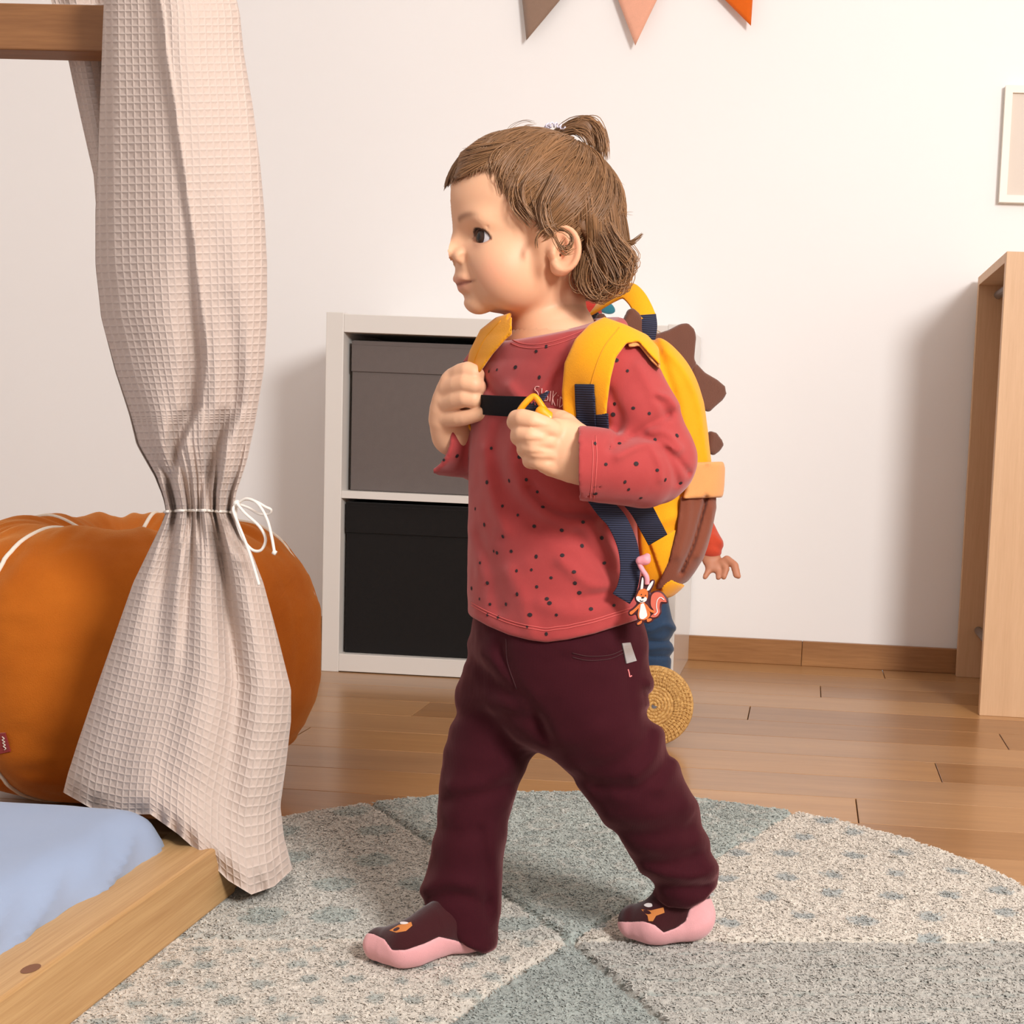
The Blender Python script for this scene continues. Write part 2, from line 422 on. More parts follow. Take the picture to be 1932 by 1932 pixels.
# ================================================================== RUG
def pix_(p):
    q = p-CC; z = q@CF; return PPX+F_PX*(q@CR)/z, PPY-F_PX*(q@CU)/z
RUGC = np.array([-.2275, 1.3826]); RUGR = .591; RUGZ = .016
def rug():
    h = .0026; n = int(RUGR/h)+2
    ax = np.arange(-n, n+1)*h; X, Y = np.meshgrid(ax, ax, indexing='ij')
    rr = np.hypot(X, Y); th = np.arctan2(Y, X)
    rim = RUGR*(1+.0035*fbm(np.stack([np.cos(th.ravel())*20, np.sin(th.ravel())*20], 1), 5, 2).reshape(th.shape))
    ins = rr < rim+1.3*h; sc_ = np.minimum(1, rim/np.maximum(rr, 1e-6)); X = X*sc_; Y = Y*sc_; rr = rr*sc_
    # angles of the six carved lines from pixels on the floor
    cen = RUGC; ang = []
    for q in ((1497, 1530), (703, 1515), (350, 1768), (830, 1932), (1262, 1932), (1932, 1775)):
        g = G(*q, RUGZ)[:2]-cen; ang.append(math.atan2(g[1], g[0]))
    b, a, d, e, f, c = ang
    lines = np.array(ang)
    p = np.stack([X[ins], Y[ins]], 1); t = th[ins]; r = rr[ins]
    world_p = p+cen
    def between(t, lo, hi):
        return ((t-lo) % (2*math.pi)) < ((hi-lo) % (2*math.pi))
    cols = np.zeros((len(p), 3)); cream = np.array(lin((222, 212, 198))); teal = np.array(lin((170, 177, 170))); mid = np.array(lin((200, 196, 186)))
    dot = np.array(lin((160, 167, 166))); teal2 = np.array(lin((156, 163, 157)))
    nz = fbm(p*60, 1, 3); nz2 = fbm(p*240, 2, 2); nz3 = fbm(p*14, 3, 2)
    def dots(p, sp, rad, seed, ang0, jit=.18):
        q = p@np.array([[math.cos(ang0), -math.sin(ang0)], [math.sin(ang0), math.cos(ang0)]])/sp
        row = np.floor(q[:, 1]); q[:, 0] += .5*(row % 2); i = np.floor(q[:, 0]); 
        hx = np.sin(i*12.9898+row*78.233+seed)*43758.5453; hy = np.sin(i*39.3468+row*11.135+seed)*24634.6345
        fx = q[:, 0]-i-.5-((hx-np.floor(hx))-.5)*jit*2; fy = q[:, 1]-row-.5-((hy-np.floor(hy))-.5)*jit*2
        dd = np.hypot(fx, fy)*sp
        return np.clip((rad-dd+.006*nz+.007*nz2)/.005, 0, 1)
    s1 = between(t, c, b); s2 = between(t, b, a); s3 = between(t, a, d); s4 = between(t, d, e); s5 = between(t, e, f); s6 = between(t, f, c)
    k = dots(p, .076, .0155, 3, .25)[:, None]; cols[s1] = (cream*(1-k*.85)+dot*k*.85)[s1]
    cols[s2] = (teal*(1+.10*nz[:, None]+.10*nz3[:, None]))[s2]
    ring = np.clip((.006-np.abs(np.hypot((p[:, 0]*14) % 1-.5, (p[:, 1]*14) % 1-.5)/14-.02)+.004*nz)/.004, 0, 1)[:, None]*.5
    cols[s2] = (cols*(1-ring)+(mid)*ring)[s2]
    k = dots(p, .098, .026, 9, .1)[:, None]; cols[s3] = (mid*(1-k)+teal*k*.97)[s3]
    k = dots(p, .042, .0105, 5, .2)[:, None]; cols[s4] = (cream*.95*(1-k*.8)+teal2*k*.8)[s4]
    cols[s5] = (teal2*(1+.12*nz[:, None]+.10*nz3[:, None]))[s5]
    dl = np.abs(r*np.sin(t-c)); st = np.abs((dl+.012) % .034-.017)
    kk = np.clip((.004-st+.002*nz)/.004, 0, 1)[:, None]; cols[s6] = (np.array(lin((184, 180, 171)))*(1-kk*.9)+teal2*.86*kk*.9)[s6]
    cols *= (1+.16*nz2+.05*nz)[:, None]
    # height: carved lines, stripe grooves, fluff, rounded rim
    z = np.full(len(p), RUGZ)
    for L in lines:
        al = r*np.cos(t-L); dist = np.abs(r*np.sin(t-L)); k = (al > 0)*np.exp(-(dist/.0044)**2)
        z -= .0100*k
    z -= .0035*np.exp(-(st/.003)**2)*s6
    z += .0016*nz2+.0020*nz+.0012*nz3
    edge = np.clip((rim[ins]-r)/.016, 0, 1); z = z*np.sqrt(1-(1-edge)**2)*.95+.0006
    idx = -np.ones(X.shape, int); idx[ins] = np.arange(len(p))
    f4 = np.stack([idx[:-1, :-1], idx[1:, :-1], idx[1:, 1:], idx[:-1, 1:]], -1).reshape(-1, 4); f4 = f4[(f4 >= 0).all(1)]
    V = np.stack([world_p[:, 0], world_p[:, 1], z], 1)
    t_ = NT('rug_pile'); co = t_.coord()
    at = t_.t.nodes.new('ShaderNodeVertexColor'); at.layer_name = 'col'
    n1 = t_.noise(300, 4, .65, vec=co, dist=1.8); n2 = t_.noise(1100, 2, .6, vec=co)
    k = t_.math('MULTIPLY_ADD', n1, 2.4, -.7, clamp=True)
    col = t_.mix(k, at.outputs[0], (1, 1, 1), 'MULTIPLY'); dk = t_.mix(k, (.80, .80, .79), (1.08, 1.08, 1.08))
    t_.base(t_.mix(1.0, at.outputs[0], dk, 'MULTIPLY'), .95, Sheen__Weight=.3, Specular__IOR__Level=.1)
    t_.bump(t_.math('ADD', n1, t_.math('MULTIPLY', n2, .5)), .7, .004)
    o = mobj('rug', V, f4, t_.m)
    cols = np.clip(cols*1.16, 0, 1); set_col(o, cols)
    # pile: short bent tufts
    rg = np.random.default_rng(17); vis = np.where(edge > .05)[0]
    vis = vis[V[vis, 2] > RUGZ-.0046]; N = 190000; k = rg.choice(vis, N); base = V[k]+np.c_[rg.uniform(-.0013, .0013, (N, 2)), np.full(N, -.001)]
    a = rg.uniform(0, 2*math.pi, N)+.8*np.sin(base[:, 0]*40)*np.cos(base[:, 1]*37); dv = np.c_[np.cos(a), np.sin(a), np.zeros(N)]; sd = np.c_[-np.sin(a), np.cos(a), np.zeros(N)]
    L = rg.uniform(.0030, .0070, N)[:, None]; Hh = rg.uniform(.0009, .0022, N)[:, None]; W = rg.uniform(.0009, .0016, N)[:, None]; up = np.array([[0, 0, 1.]])
    groove = (V[k, 2] < RUGZ-.0045)[:, None]; Hh = np.where(groove, Hh*.5, Hh)
    p0a, p0b = base-sd*W, base+sd*W; m_ = base+dv*L*.45+up*Hh; p1a, p1b = m_-sd*W*.9, m_+sd*W*.9; tp = base+dv*L+up*Hh*.75
    TV = np.stack([p0a, p0b, p1b, p1a, tp], 1).reshape(-1, 3); i0 = np.arange(N)[:, None]*5
    TF_ = np.vstack([i0+np.array([[0, 1, 2]]), i0+np.array([[0, 2, 3]]), i0+np.array([[3, 2, 4]])])
    sh = rg.uniform(.90, 1.10, (N, 1)); tc = np.clip(cols[k]*sh, 0, 1)
    po = fast_obj('pile', TV, TF_, t_.m, o); set_col(po, np.repeat(tc, 5, 0)); po['kind'] = 'stuff'
    return tag(o, 'round pastel rug with carved wedge pattern on the wooden floor', 'rug')
rug()

# ================================================================== BED
MBW = m_wood('pine_beam_long', (222, 182, 128), (176, 130, 80), 1, 1.0, 62, .5, .022, .10)
MBX = m_wood('pine_beam_cross', (206, 160, 108), (172, 122, 74), 0, 1.0, 26, .5, .07, .08)
MBZ = m_wood('pine_post', (214, 172, 120), (184, 138, 88), 2, 1.0, 26, .5, .07, .08)
BX = -.6215; BZ0, BZ1 = .0165, .085; BYE = 1.452
bed = empty('house_bed', (BX-.35, .8, 0), 'low pine house bed with blue mattress and roof beam', 'bed')
rail = box('side_rail', (BX-.072, -.45, BZ0), (BX, BYE, BZ1), MBW, bed, .003)
box('end_rail', (BX-.80, BYE+.002, BZ0), (BX-.004, BYE+.048, BZ1-.004), MBX, bed, .003)
box('end_cleat', (BX-.115, BYE-.046, BZ0), (BX-.0735, BYE, BZ1-.012), MBX, bed, .002)
pxc = P(377, 966, 1.60)[0]
box('corner_post', (pxc-.023, 1.578, .0175), (pxc+.023, 1.624, 1.2), MBZ, bed, .003)
bzt = P(100, 8, 1.58)[2]; bzb = P(100, 96, 1.58)[2]
box('roof_beam', (BX-1.1, 1.578, bzb), (pxc-.0235, 1.624, bzt), m_wood('pine_beam_roof_shaded', (168, 116, 70), (122, 78, 44), 0, 1.0, 26, .55, .07, .08), bed, .002)  # same pine as the rails, darkened: the beam's shade is put into the colour
kn = [G(58, 1828, BZ1)]
for (x, y, z, s) in [(k_[0], k_[1], BZ1, .0062) for k_ in kn]:
    bm = bmesh.new(); bmesh.ops.create_circle(bm, cap_ends=True, segments=16, radius=s); 
    o = bm_obj('knot', bm, m_plain('wood_knot', (126, 82, 54), .6), bed); o.scale = (1.1, 1.7, 1); o.location = (x, y, z+.0003); o.parent = None; adopt(o, bed)

def mattress():
    x0, x1, y0, y1, z0, z1 = BX-.86, BX-.052, -.6, BYE-.02, .03, .128
    nx, ny = 90, 150; vs = []; fs = []
    us = np.linspace(0, 1, nx); vv = np.linspace(0, 1, ny)
    # top sheet that folds over the right and far edges
    prof = []                                           # (offset from the right edge, z) from inside to the bottom
    for s in np.linspace(0, 1, nx):
        prof.append(s)
    U, V = np.meshgrid(us, vv, indexing='ij')
    def edge_curve(s):                                  # s 0..1 : flat top, round, side, down to the rail
        s = np.asarray(s); r = .045
        flat = .80; x = np.where(s < flat, s/flat*(x1-x0-r), 0); z = np.full_like(s, z1)
        k = np.clip((s-flat)/(.93-flat), 0, 1); a = k*math.pi/2
        x = np.where(s >= flat, (x1-x0-r)+r*np.sin(a), x); z = np.where(s >= flat, z1-r*(1-np.cos(a)), z)
        m = np.clip((s-.93)/.07, 0, 1); z = np.where(s > .93, z1-r-m*.02, z); x = np.where(s > .93, x-m*.006, x)
        return x0+x, z
    X, Z = edge_curve(U)
    # far end rounding
    Yv = y0+(y1-y0)*V; k = np.clip((Yv-(y1-.07))/.07, 0, 1); drop = .07*(1-np.sqrt(np.clip(1-k**2, 0, 1)))
    Yv = np.where(k >= 1, y1, Yv); Z = Z-drop*.95
    X = X-(1-np.sqrt(np.clip(1-k**2, 0, 1)))*.06*np.clip((X-(x1-.15))/.15, 0, 1)
    q = np.stack([X.ravel()*7, Yv.ravel()*5], 1); nz = fbm(q, 11, 3).reshape(X.shape)
    q2 = np.stack([(X.ravel()+.5*Yv.ravel())*26, Yv.ravel()*7], 1); wr = fbm(q2, 12, 3).reshape(X.shape)
    side = np.clip((U-.72)/.2, 0, 1)
    Z = Z+.004*nz+.0035*wr*side
    Xo = X+.008*wr*side+.010*nz*side
    # long diagonal creases where the sheet is tucked under the rail
    for (ya, ph, am) in ((1.02, 0, .006), (1.16, .4, .007), (1.27, .9, .005), (.93, .2, .006)):
        dd = (Yv-ya)-(1-U)*1.3; g = np.exp(-(dd/.016)**2)*side; Xo += am*g; Z -= am*.4*g
    Vt = np.stack([Xo.ravel(), Yv.ravel(), Z.ravel()], 1)
    for i in range(nx-1):
        for j in range(ny-1):
            a = i*ny+j; fs.append((a, a+ny, a+ny+1, a+1))
    t = NT('blue_sheet'); co = t.coord(); n = t.noise(1600, 2, vec=co)
    t.base(t.mix(t.noise(9, 3, vec=co), lin((146, 163, 192)), lin((158, 174, 202))), .85, Sheen__Weight=.15)
    t.bump(t.math('ADD', t.math('MULTIPLY', n, .15), t.noise(16, 3, vec=co)), .25, .006)
    o = mobj('mattress', Vt, fs, t.m, bed); o['label'] = 'mattress under a pale blue sheet'
    box('mattress_core', (x0, y0, z0), (x1-.03, y1-.03, z1-.05), t.m, o, .02)
mattress()

# ================================================================== CURTAIN
TIE_Y = 966
def curtain():
    Lp = [(-60, 193), (0, 196), (100, 192), (200, 188), (300, 184), (400, 180), (500, 180), (600, 191), (700, 217), (780, 243), (840, 258), (900, 292), (940, 308), (966, 313),
          (990, 304), (1040, 280), (1100, 251), (1200, 216), (1300, 181), (1400, 147), (1460, 128), (1495, 119)]
    Rp = [(-60, 440), (0, 446), (20, 452), (100, 460), (200, 477), (300, 490), (400, 499), (500, 504), (600, 504), (700, 498), (800, 481), (870, 466), (930, 446), (966, 441),
          (1000, 456), (1050, 478), (1100, 497), (1200, 524), (1300, 549), (1360, 549), (1440, 540), (1520, 529), (1580, 536), (1640, 552)]
    Lp, Rp = np.array(Lp, float), np.array(Rp, float)
    nu, nva, nvb = 180, 250, 190
    def catint(pts, n):
        return catmull(resample(pts[:, ::-1], 60), n)     # (x,y)
    iL = [i for i in range(len(Lp)) if Lp[i, 0] <= TIE_Y]; iR = [i for i in range(len(Rp)) if Rp[i, 0] <= TIE_Y]
    La = catint(Lp[iL], nva); Ra = catint(Rp[iR], nva)
    Lb = catint(Lp[[i for i in range(len(Lp)) if Lp[i, 0] >= TIE_Y]], nvb); Rb = catint(Rp[[i for i in range(len(Rp)) if Rp[i, 0] >= TIE_Y]], nvb)
    L = np.vstack([La, Lb[1:]]); Rr = np.vstack([Ra, Rb[1:]]); nv = len(L)
    w = np.r_[np.linspace(0, 1, nva)-1, np.linspace(0, 1, nvb)[1:]]      # -1 top .. 0 tie .. 1 hem
    u = np.linspace(0, 1, nu)
    U, Wv = np.meshgrid(u, w, indexing='ij')
    X = L[None, :, 0]*(1-U)+Rr[None, :, 0]*U; Yp = L[None, :, 1]*(1-U)+Rr[None, :, 1]*U
    below = Wv > 0
    sag = np.interp(u, [0, .12, .25, .38, .5, .62, .72, .82, .92, 1], [0, 12, 6, -14, 6, 34, 62, 74, 44, 0])[:, None]
    Yp = Yp+np.where(below, Wv**3*sag, 0)
    # soft horizontal drift of the cloth between the two edges
    tie = np.exp(-(Wv/np.where(below, .12, .13))**2)
    depth = np.zeros_like(X)
    def bump(c, s, a): return a*np.exp(-((U-c)/s)**2)
    arc = np.sqrt(np.clip(1-(2*U-1)**2, 0, 1))
    # body of the curtain, full and round above, conical below
    vol = np.where(below, .028+.075*Wv**.8, .030+.045*np.sin(np.clip(-Wv, 0, 1)*math.pi*.9)**.8)
    depth += vol*arc
    # upper: overlapping hem edge, the hollow left of it and a long fold right of it
    xs = np.interp(Wv, [-1, -.75, -.5, -.3, -.2, -.12, -.05, 0], [.38, .47, .56, .60, .55, .36, .22, .16])
    up = np.where(below, 0, 1)*np.clip(-Wv*14, 0, 1)
    stp = 1/(1+np.exp(-(U-xs)/.008)); depth += up*(.011*stp*np.exp(-((U-xs)/.28)**2)*(U > xs-.1))
    depth += up*.004*np.exp(-((U-xs-.022)/.02)**2)
    depth -= up*np.clip((Wv+.52)/.3, 0, 1)*.026*np.exp(-((U-xs+.05)/.075)**2)
    depth -= up*np.clip((Wv+.42)/.25, 0, 1)*.030*np.exp(-((U-(xs+.20+.18*np.clip((Wv+.3)/.3, 0, 1)))/.075)**2)
    depth += up*np.clip((Wv+.6)/.4, 0, 1)*.012*np.exp(-((U-.83)/.10)**2)
    depth -= up*.018*np.exp(-((U-.03)/.05)**2)*np.clip((Wv+1)/.2, 0, 1)
    depth += up*.006*np.sin(U*9+Wv*4)
    # gathers at the tie
    g = 0
    for i, (fr, ph, am) in enumerate(((4.2, .3, .009), (7.7, 1.9, .006), (13, .7, .003), (23, 2.2, .0013))):
        g = g+am*np.sin(2*math.pi*fr*(U+.05*np.sin(U*7+i))+ph)
    depth += g*tie
    # below: long diverging folds
    dn = np.where(below, 1, 0)
    for (c0, c1, s, am, fall) in ((.18, .40, .05, -.020, 1.3), (.30, .33, .06, .016, 1.0), (.66, .74, .045, -.030, 1.1), (.50, .52, .10, .014, 1.), (.86, .90, .08, .018, .9), (.08, .10, .05, .012, .8), (.40, .42, .035, -.018, 1.6)):
        c = c0+(c1-c0)*Wv; k = np.exp(-((U-c)/(s*(1+Wv)))**2)*np.clip(Wv*7, 0, 1)*np.clip(1.12-Wv*fall*.8, 0, 1)
        depth += dn*am*k
    q = np.stack([U.ravel()*3, Wv.ravel()*3], 1); depth += .007*fbm(q, 21, 3).reshape(U.shape)*(1-.6*tie)
    # hem at the foot rolls under and puckers
    hem = np.where(below, np.exp(-((1-Wv)/.035)**2), 0); depth += .006*hem*np.sin(U*60+np.sin(U*13)*3)-.010*hem
    Yc = 1.512-np.where(below, 0, 0)
    # the foot leans out over the rail at the right
    Yc = Yc-np.where(below, Wv**2*np.interp(U, [0, .4, .75, 1], [.0, .02, .03, .01]), 0)
    D = Yc-depth
    px = np.stack([X.ravel(), Yp.ravel()], 1)
    d = CF[None]+CR[None]*((px[:, :1]-PPX)/F_PX)-CU[None]*((px[:, 1:]-PPY)/F_PX)
    front = CC[None]+d*(D.ravel()/d[:, 1])[:, None]
    # back of the gathered cloth: the same outline, bulging away from the camera
    Db = (Yc+vol*arc*.75+g*tie*.7+.004*np.sin(U*17+Wv*3)*arc)
    # behind the roof beam a flap hangs further to the left
    Xb = X
    pxb = np.stack([Xb.ravel(), Yp.ravel()], 1)
    db = CF[None]+CR[None]*((pxb[:, :1]-PPX)/F_PX)-CU[None]*((pxb[:, 1:]-PPY)/F_PX)
    flap = 0*Db
    back = CC[None]+db*((Db+flap).ravel()/db[:, 1])[:, None]
    back = back.reshape(nu, nv, 3)[::-1]; front = front.reshape(nu, nv, 3)
    ring = np.concatenate([front, back[1:-1]], 0); m = len(ring)
    V = ring.reshape(-1, 3); I = np.arange(m*nv).reshape(m, nv); J = np.roll(I, -1, 0)
    fs = np.stack([I[:, :-1], J[:, :-1], J[:, 1:], I[:, 1:]], -1).reshape(-1, 4)[:, ::-1]
    # cloth coordinates: arc length across (taken where the cloth is full), length down
    cell = .0083
    un = np.r_[u, 1+np.linspace(0, 1, m-nu+1)[1:]]
    vlen = np.r_[0, np.cumsum(np.linalg.norm(np.diff(front[nu//2], axis=0), axis=1))]
    wref = np.interp(w, [-1, -.6, -.3, 0, .3, 1], [.165, .19, .20, .20, .22, .27])
    uv = np.zeros((m, nv, 2)); uv[:, :, 0] = (un[:, None]-.5)*wref[None]/cell; uv[:, :, 1] = vlen[None]/cell
    t = NT('waffle_cotton'); U_ = t.coord('UV'); sep = t.t.nodes.new('ShaderNodeSeparateXYZ'); t.t.links.new(U_, sep.inputs[0])
    def ridge(s_, p):
        fr = t.math('FRACT', s_); a = t.math('ABSOLUTE', t.math('SUBTRACT', fr, .5))
        return t.math('POWER', t.math('MULTIPLY', a, 2.0), p)
    hu = ridge(sep.outputs[0], 3.); hv = ridge(sep.outputs[1], 3.)
    hgt = t.math('MAXIMUM', hu, hv)
    fine = t.noise(900, 2, vec=t.coord())
    base = t.mix(hgt, lin((203, 184, 172)), lin((217, 199, 188)))
    base = t.mix(t.math('MULTIPLY', fine, .25), base, lin((186, 163, 150)))
    t.base(base, .92, Sheen__Weight=.2, Specular__IOR__Level=.15)
    t.bump(t.math('ADD', hgt, t.math('MULTIPLY', fine, .12)), .5, .0028)
    cur = empty('curtain', tuple(G(330, 1600, .02)), 'beige waffle-weave curtain gathered by a white cord beside the bed', 'curtain')
    o = mobj('cloth', V, fs, t.m, cur); set_uv(o, uv.reshape(-1, 2))
    # the panel that hangs behind the roof beam
    ny_, nx_ = 60, 14; fv = []; uvf = []
    for i in range(ny_):
        y = -60+i/(ny_-1)*620
        xl = np.interp(y, [-60, 0, 118, 330, 420, 560], [86, 96, 134, 183, 190, 205])
        for j in range(nx_):
            x = xl+(250-xl)*j/(nx_-1); fv.append(P(x, y, 1.655+.012*math.sin(j*1.1+y*.004)+(.0 if j else .008))); uvf.append((j*1.2, i*.9))
    ff = [(i*nx_+j, i*nx_+j+1, (i+1)*nx_+j+1, (i+1)*nx_+j) for i in range(ny_-1) for j in range(nx_-1)]
    fo = mobj('back_panel', fv, ff, t.m, cur); set_uv(fo, uvf)
    sm = fo.modifiers.new('thickness', 'SOLIDIFY'); sm.thickness = .004
    # tie cord: a loop round the gather, a bow and two ends
    mc = m_plain('white_cord', (240, 232, 222), .7, .03, 60)
    jt = nva-1
    rng_ = ring[:, jt]; c0 = rng_.mean(0); loop = c0+(rng_-c0)*1.03+np.array([0, -.001, 0])
    loop = resample(np.vstack([loop, loop[:1]]), 91)[:-1]
    zz = np.linspace(0, 2*math.pi, 90, endpoint=False)
    loop = loop+np.array([0, 0, .002])*np.sin(zz*1)[:, None]
    tube('tie_cord', loop, .0017, mc, cur, 8, True)
    yb = P(447, 950, 1.44)[1]
    def cordpx(name, pts, y0=1.435, y1=1.425):
        n = len(pts); pp = [P(x, y, y0+(y1-y0)*i/(n-1)) for i, (x, y) in enumerate(pts)]
        tube(name, catmull(pp, 14*n), .0016, mc, cur, 8)
    cordpx('bow_loop', [(447, 950), (445, 975), (455, 1010), (474, 1036), (492, 1038), (501, 1018), (490, 994), (462, 968), (447, 950)], 1.437, 1.43)
    cordpx('bow_loop', [(447, 950), (462, 942), (482, 946), (500, 956), (511, 962), (506, 970), (488, 969), (468, 958), (447, 950)], 1.44, 1.47)
    cordpx('cord_end', [(447, 950), (465, 941), (486, 950), (503, 978), (512, 1010), (518, 1043)], 1.436, 1.42)
    cordpx('cord_end', [(447, 951), (440, 961), (448, 985), (466, 1030), (476, 1060), (489, 1104)], 1.436, 1.415)
    k = P(447, 950, 1.436); bm = bmesh.new(); bmesh.ops.create_uvsphere(bm, u_segments=12, v_segments=8, radius=.004)
    o = bm_obj('knot', bm, mc, None, True); o.location = k; adopt(o, cur)
    o = tube('end_knot', [P(515, 1041, 1.42), P(521, 1044, 1.42)], .0026, mc, cur, 8)
curtain()

# ================================================================== POUF
def pouf():
    c = P(240, 1240, 1.90); c[2] = 0; Rr = .270
    top = P(236, 962, 1.87)[2]; nz_, na = 90, 288
    seams = [math.radians(a) for a in (-14, 52, 111, 190, 260)]     # from the front, positive to the right
    t = np.linspace(0, 1, nz_); ph = -math.pi/2+math.pi*t
    az = np.linspace(0, 2*math.pi, na, endpoint=False)
    Tp, A = np.meshgrid(ph, az, indexing='ij')
    n = 2.75
    cr = np.sign(np.cos(Tp))*np.abs(np.cos(Tp))**(2/n); sr = np.sign(np.sin(Tp))*np.abs(np.sin(Tp))**(2/n)
    rad = Rr*cr; z = top*.5+top*.5*sr
    ds = np.min([np.abs((A-s+math.pi) % (2*math.pi)-math.pi) for s in seams], 0)
    k = np.exp(-(ds/.09)**2); rad = rad*(1+.02*np.cos(ds*3))-.010*k*np.cos(Tp)
    # wrinkles: strong ones near the top button, soft ones on the sides
    q = np.stack([(np.cos(A)*2.5).ravel(), (np.sin(A)*2.5).ravel(), Tp.ravel()*5], 1)
    w = fbm(q, 31, 3).reshape(A.shape); rad = rad+.007*w*np.clip(np.cos(Tp)*1.5, 0, 1)
    q = np.stack([(np.cos(A)*6).ravel(), (np.sin(A)*6).ravel(), Tp.ravel()*1.5], 1); w2 = fbm(q, 33, 2).reshape(A.shape)
    tp = np.exp(-((Tp-1.0)/.35)**2); z = z+.012*w2*tp; z = z-.05*np.exp(-((math.pi/2-Tp)/.28)**2)
    z = np.maximum(z, .001)
    X = c[0]+rad*np.sin(A); Y = c[1]-rad*np.cos(A)
    V = np.stack([X, Y, z], -1).reshape(-1, 3); I = np.arange(nz_*na).reshape(nz_, na); J = np.roll(I, -1, 1)
    fs = np.stack([I[:-1], J[:-1], J[1:], I[1:]], -1).reshape(-1, 4)
    m = NT('orange_velvet'); co = m.coord()
    m.base(m.mix(m.noise(14, 4, vec=co), lin((176, 88, 18)), lin((200, 110, 30))), .85, Sheen__Weight=.55, Sheen__Roughness=.35, Specular__IOR__Level=.15)
    m.b.inputs['Sheen Tint'].default_value = (1, .62, .25, 1)
    m.bump(m.math('ADD', m.noise(700, 2, vec=co), m.math('MULTIPLY', m.noise(22, 3, vec=co), 2.)), .25, .004)
    e = empty('pouf', (c[0], c[1], 0), 'big round orange velvet pouf with white piping behind the bed', 'pouf')
    mobj('cover', V, fs, m.m, e)
    mp = m_plain('white_piping', (238, 228, 212), .7, .03, 60)
    g = np.stack([X, Y, z], -1)
    for s in seams:
        ia = int(round((s % (2*math.pi))/(2*math.pi)*na)) % na
        pth = g[4:-5, ia].copy(); out = np.array([math.sin(az[ia]), -math.cos(az[ia]), 0]); pth += out*.0012
        tube('piping', pth, .0030, mp, e, 8)
    # small red woven tag sewn into the front seam
    mt = m_fabric('red_tag', (158, 26, 28), .8, .05, 900)
    bvp = BVHTree.FromPolygons([Vector(q_) for q_ in V], [tuple(int(i) for i in q_) for q_ in fs])
    def onp(x, y, lift):
        h = bvp.ray_cast(Vector(CC), Vector(ray(x, y)).normalized()); p_ = np.array(h[0]); return p_+(CC-p_)/np.linalg.norm(CC-p_)*lift
    tv = [onp(x, y, .004) for x, y in ((-12, 1384), (9, 1383), (19, 1418), (-2, 1423))]
    tv2 = [v+np.array([0, .002, 0]) for v in tv]
    tg = mobj('sewn_tag', tv+tv2, [(0, 1, 2, 3), (7, 6, 5, 4), (0, 4, 5, 1), (1, 5, 6, 2), (2, 6, 7, 3), (3, 7, 4, 0)], mt, e, False)
    tg['label'] = 'small red woven tag with white script'
    sq = [onp(x, y, .0048) for x, y in ((4, 1390), (8, 1394), (4, 1396), (9, 1400), (5, 1402), (10, 1406), (6, 1408), (11, 1412), (8, 1415))]
    tube('tag_script', catmull(sq, 40), .0006, mp, tg, 5)
pouf()
# ================================================================== SDF MODELLING (organic shapes as blended volumes, meshed with surface nets)
def smin(a, b, k):
    h = np.clip(.5+.5*(b-a)/k, 0, 1); return b*(1-h)+a*h-k*h*(1-h)
def smax(a, b, k): return -smin(-a, -b, k)
def ell(p, c, r, R=None):
    q = p-np.asarray(c, float)
    if R is not None: q = q@R
    r = np.asarray(r, float); k0 = np.linalg.norm(q/r, axis=1); k1 = np.linalg.norm(q/(r*r), axis=1)+1e-9
    return k0*(k0-1)/k1
def sph(p, c, r): return np.linalg.norm(p-np.asarray(c, float), axis=1)-r
def cone(p, a, b, ra, rb):
    a = np.asarray(a, float); ab = np.asarray(b, float)-a
    t = np.clip(((p-a)@ab)/(ab@ab), 0, 1); return np.linalg.norm(p-a-t[:, None]*ab, axis=1)-(ra+(rb-ra)*t)
def chain(p, pts, rads, k=0, n=None):
    pts = np.asarray(pts, float); rads = np.asarray(rads, float)
    if n: 
        c = catmull(np.c_[pts, rads], n); pts, rads = c[:, :3], c[:, 3]
    d = None
    for i in range(len(pts)-1):
        e = cone(p, pts[i], pts[i+1], rads[i], rads[i+1])
        d = e if d is None else (np.minimum(d, e) if not k else smin(d, e, k))
    return d
def etube(p, pts, ra, rb, ax, n=14):
    """tube with elliptic sections: half-axis ra along `ax` (made normal to the path), rb across both; (k,3) pts"""
    c = catmull(np.c_[np.asarray(pts, float), ra, rb], n); pts = c[:, :3]; ra = c[:, 3]; rb = c[:, 4]
    tan = np.gradient(pts, axis=0); tan /= np.linalg.norm(tan, axis=1)[:, None]
    out = np.full(len(p), 1e3)
    for i in range(n-1):
        ab = pts[i+1]-pts[i]; t = ((p-pts[i])@ab)/(ab@ab)
        t = np.clip(t, 0 if i == 0 else -.2, 1 if i == n-2 else 1.2); tc = np.clip(t, 0, 1)
        q = p-pts[i]-tc[:, None]*ab
        td = ab/np.linalg.norm(ab); e1 = np.asarray(ax, float)-td*np.dot(ax, td); e1 /= np.linalg.norm(e1); e2 = np.cross(td, e1)
        A = ra[i]+(ra[i+1]-ra[i])*tc; B = rb[i]+(rb[i+1]-rb[i])*tc; Cc = np.minimum(A, B)
        u = q@e1; v = q@e2; w = q@td
        k0 = np.sqrt((u/A)**2+(v/B)**2+(w/Cc)**2); k1 = np.sqrt((u/A**2)**2+(v/B**2)**2+(w/Cc**2)**2)+1e-9
        out = np.minimum(out, np.where(k0 < 1e-6, -Cc, k0*(k0-1)/k1))
    return out
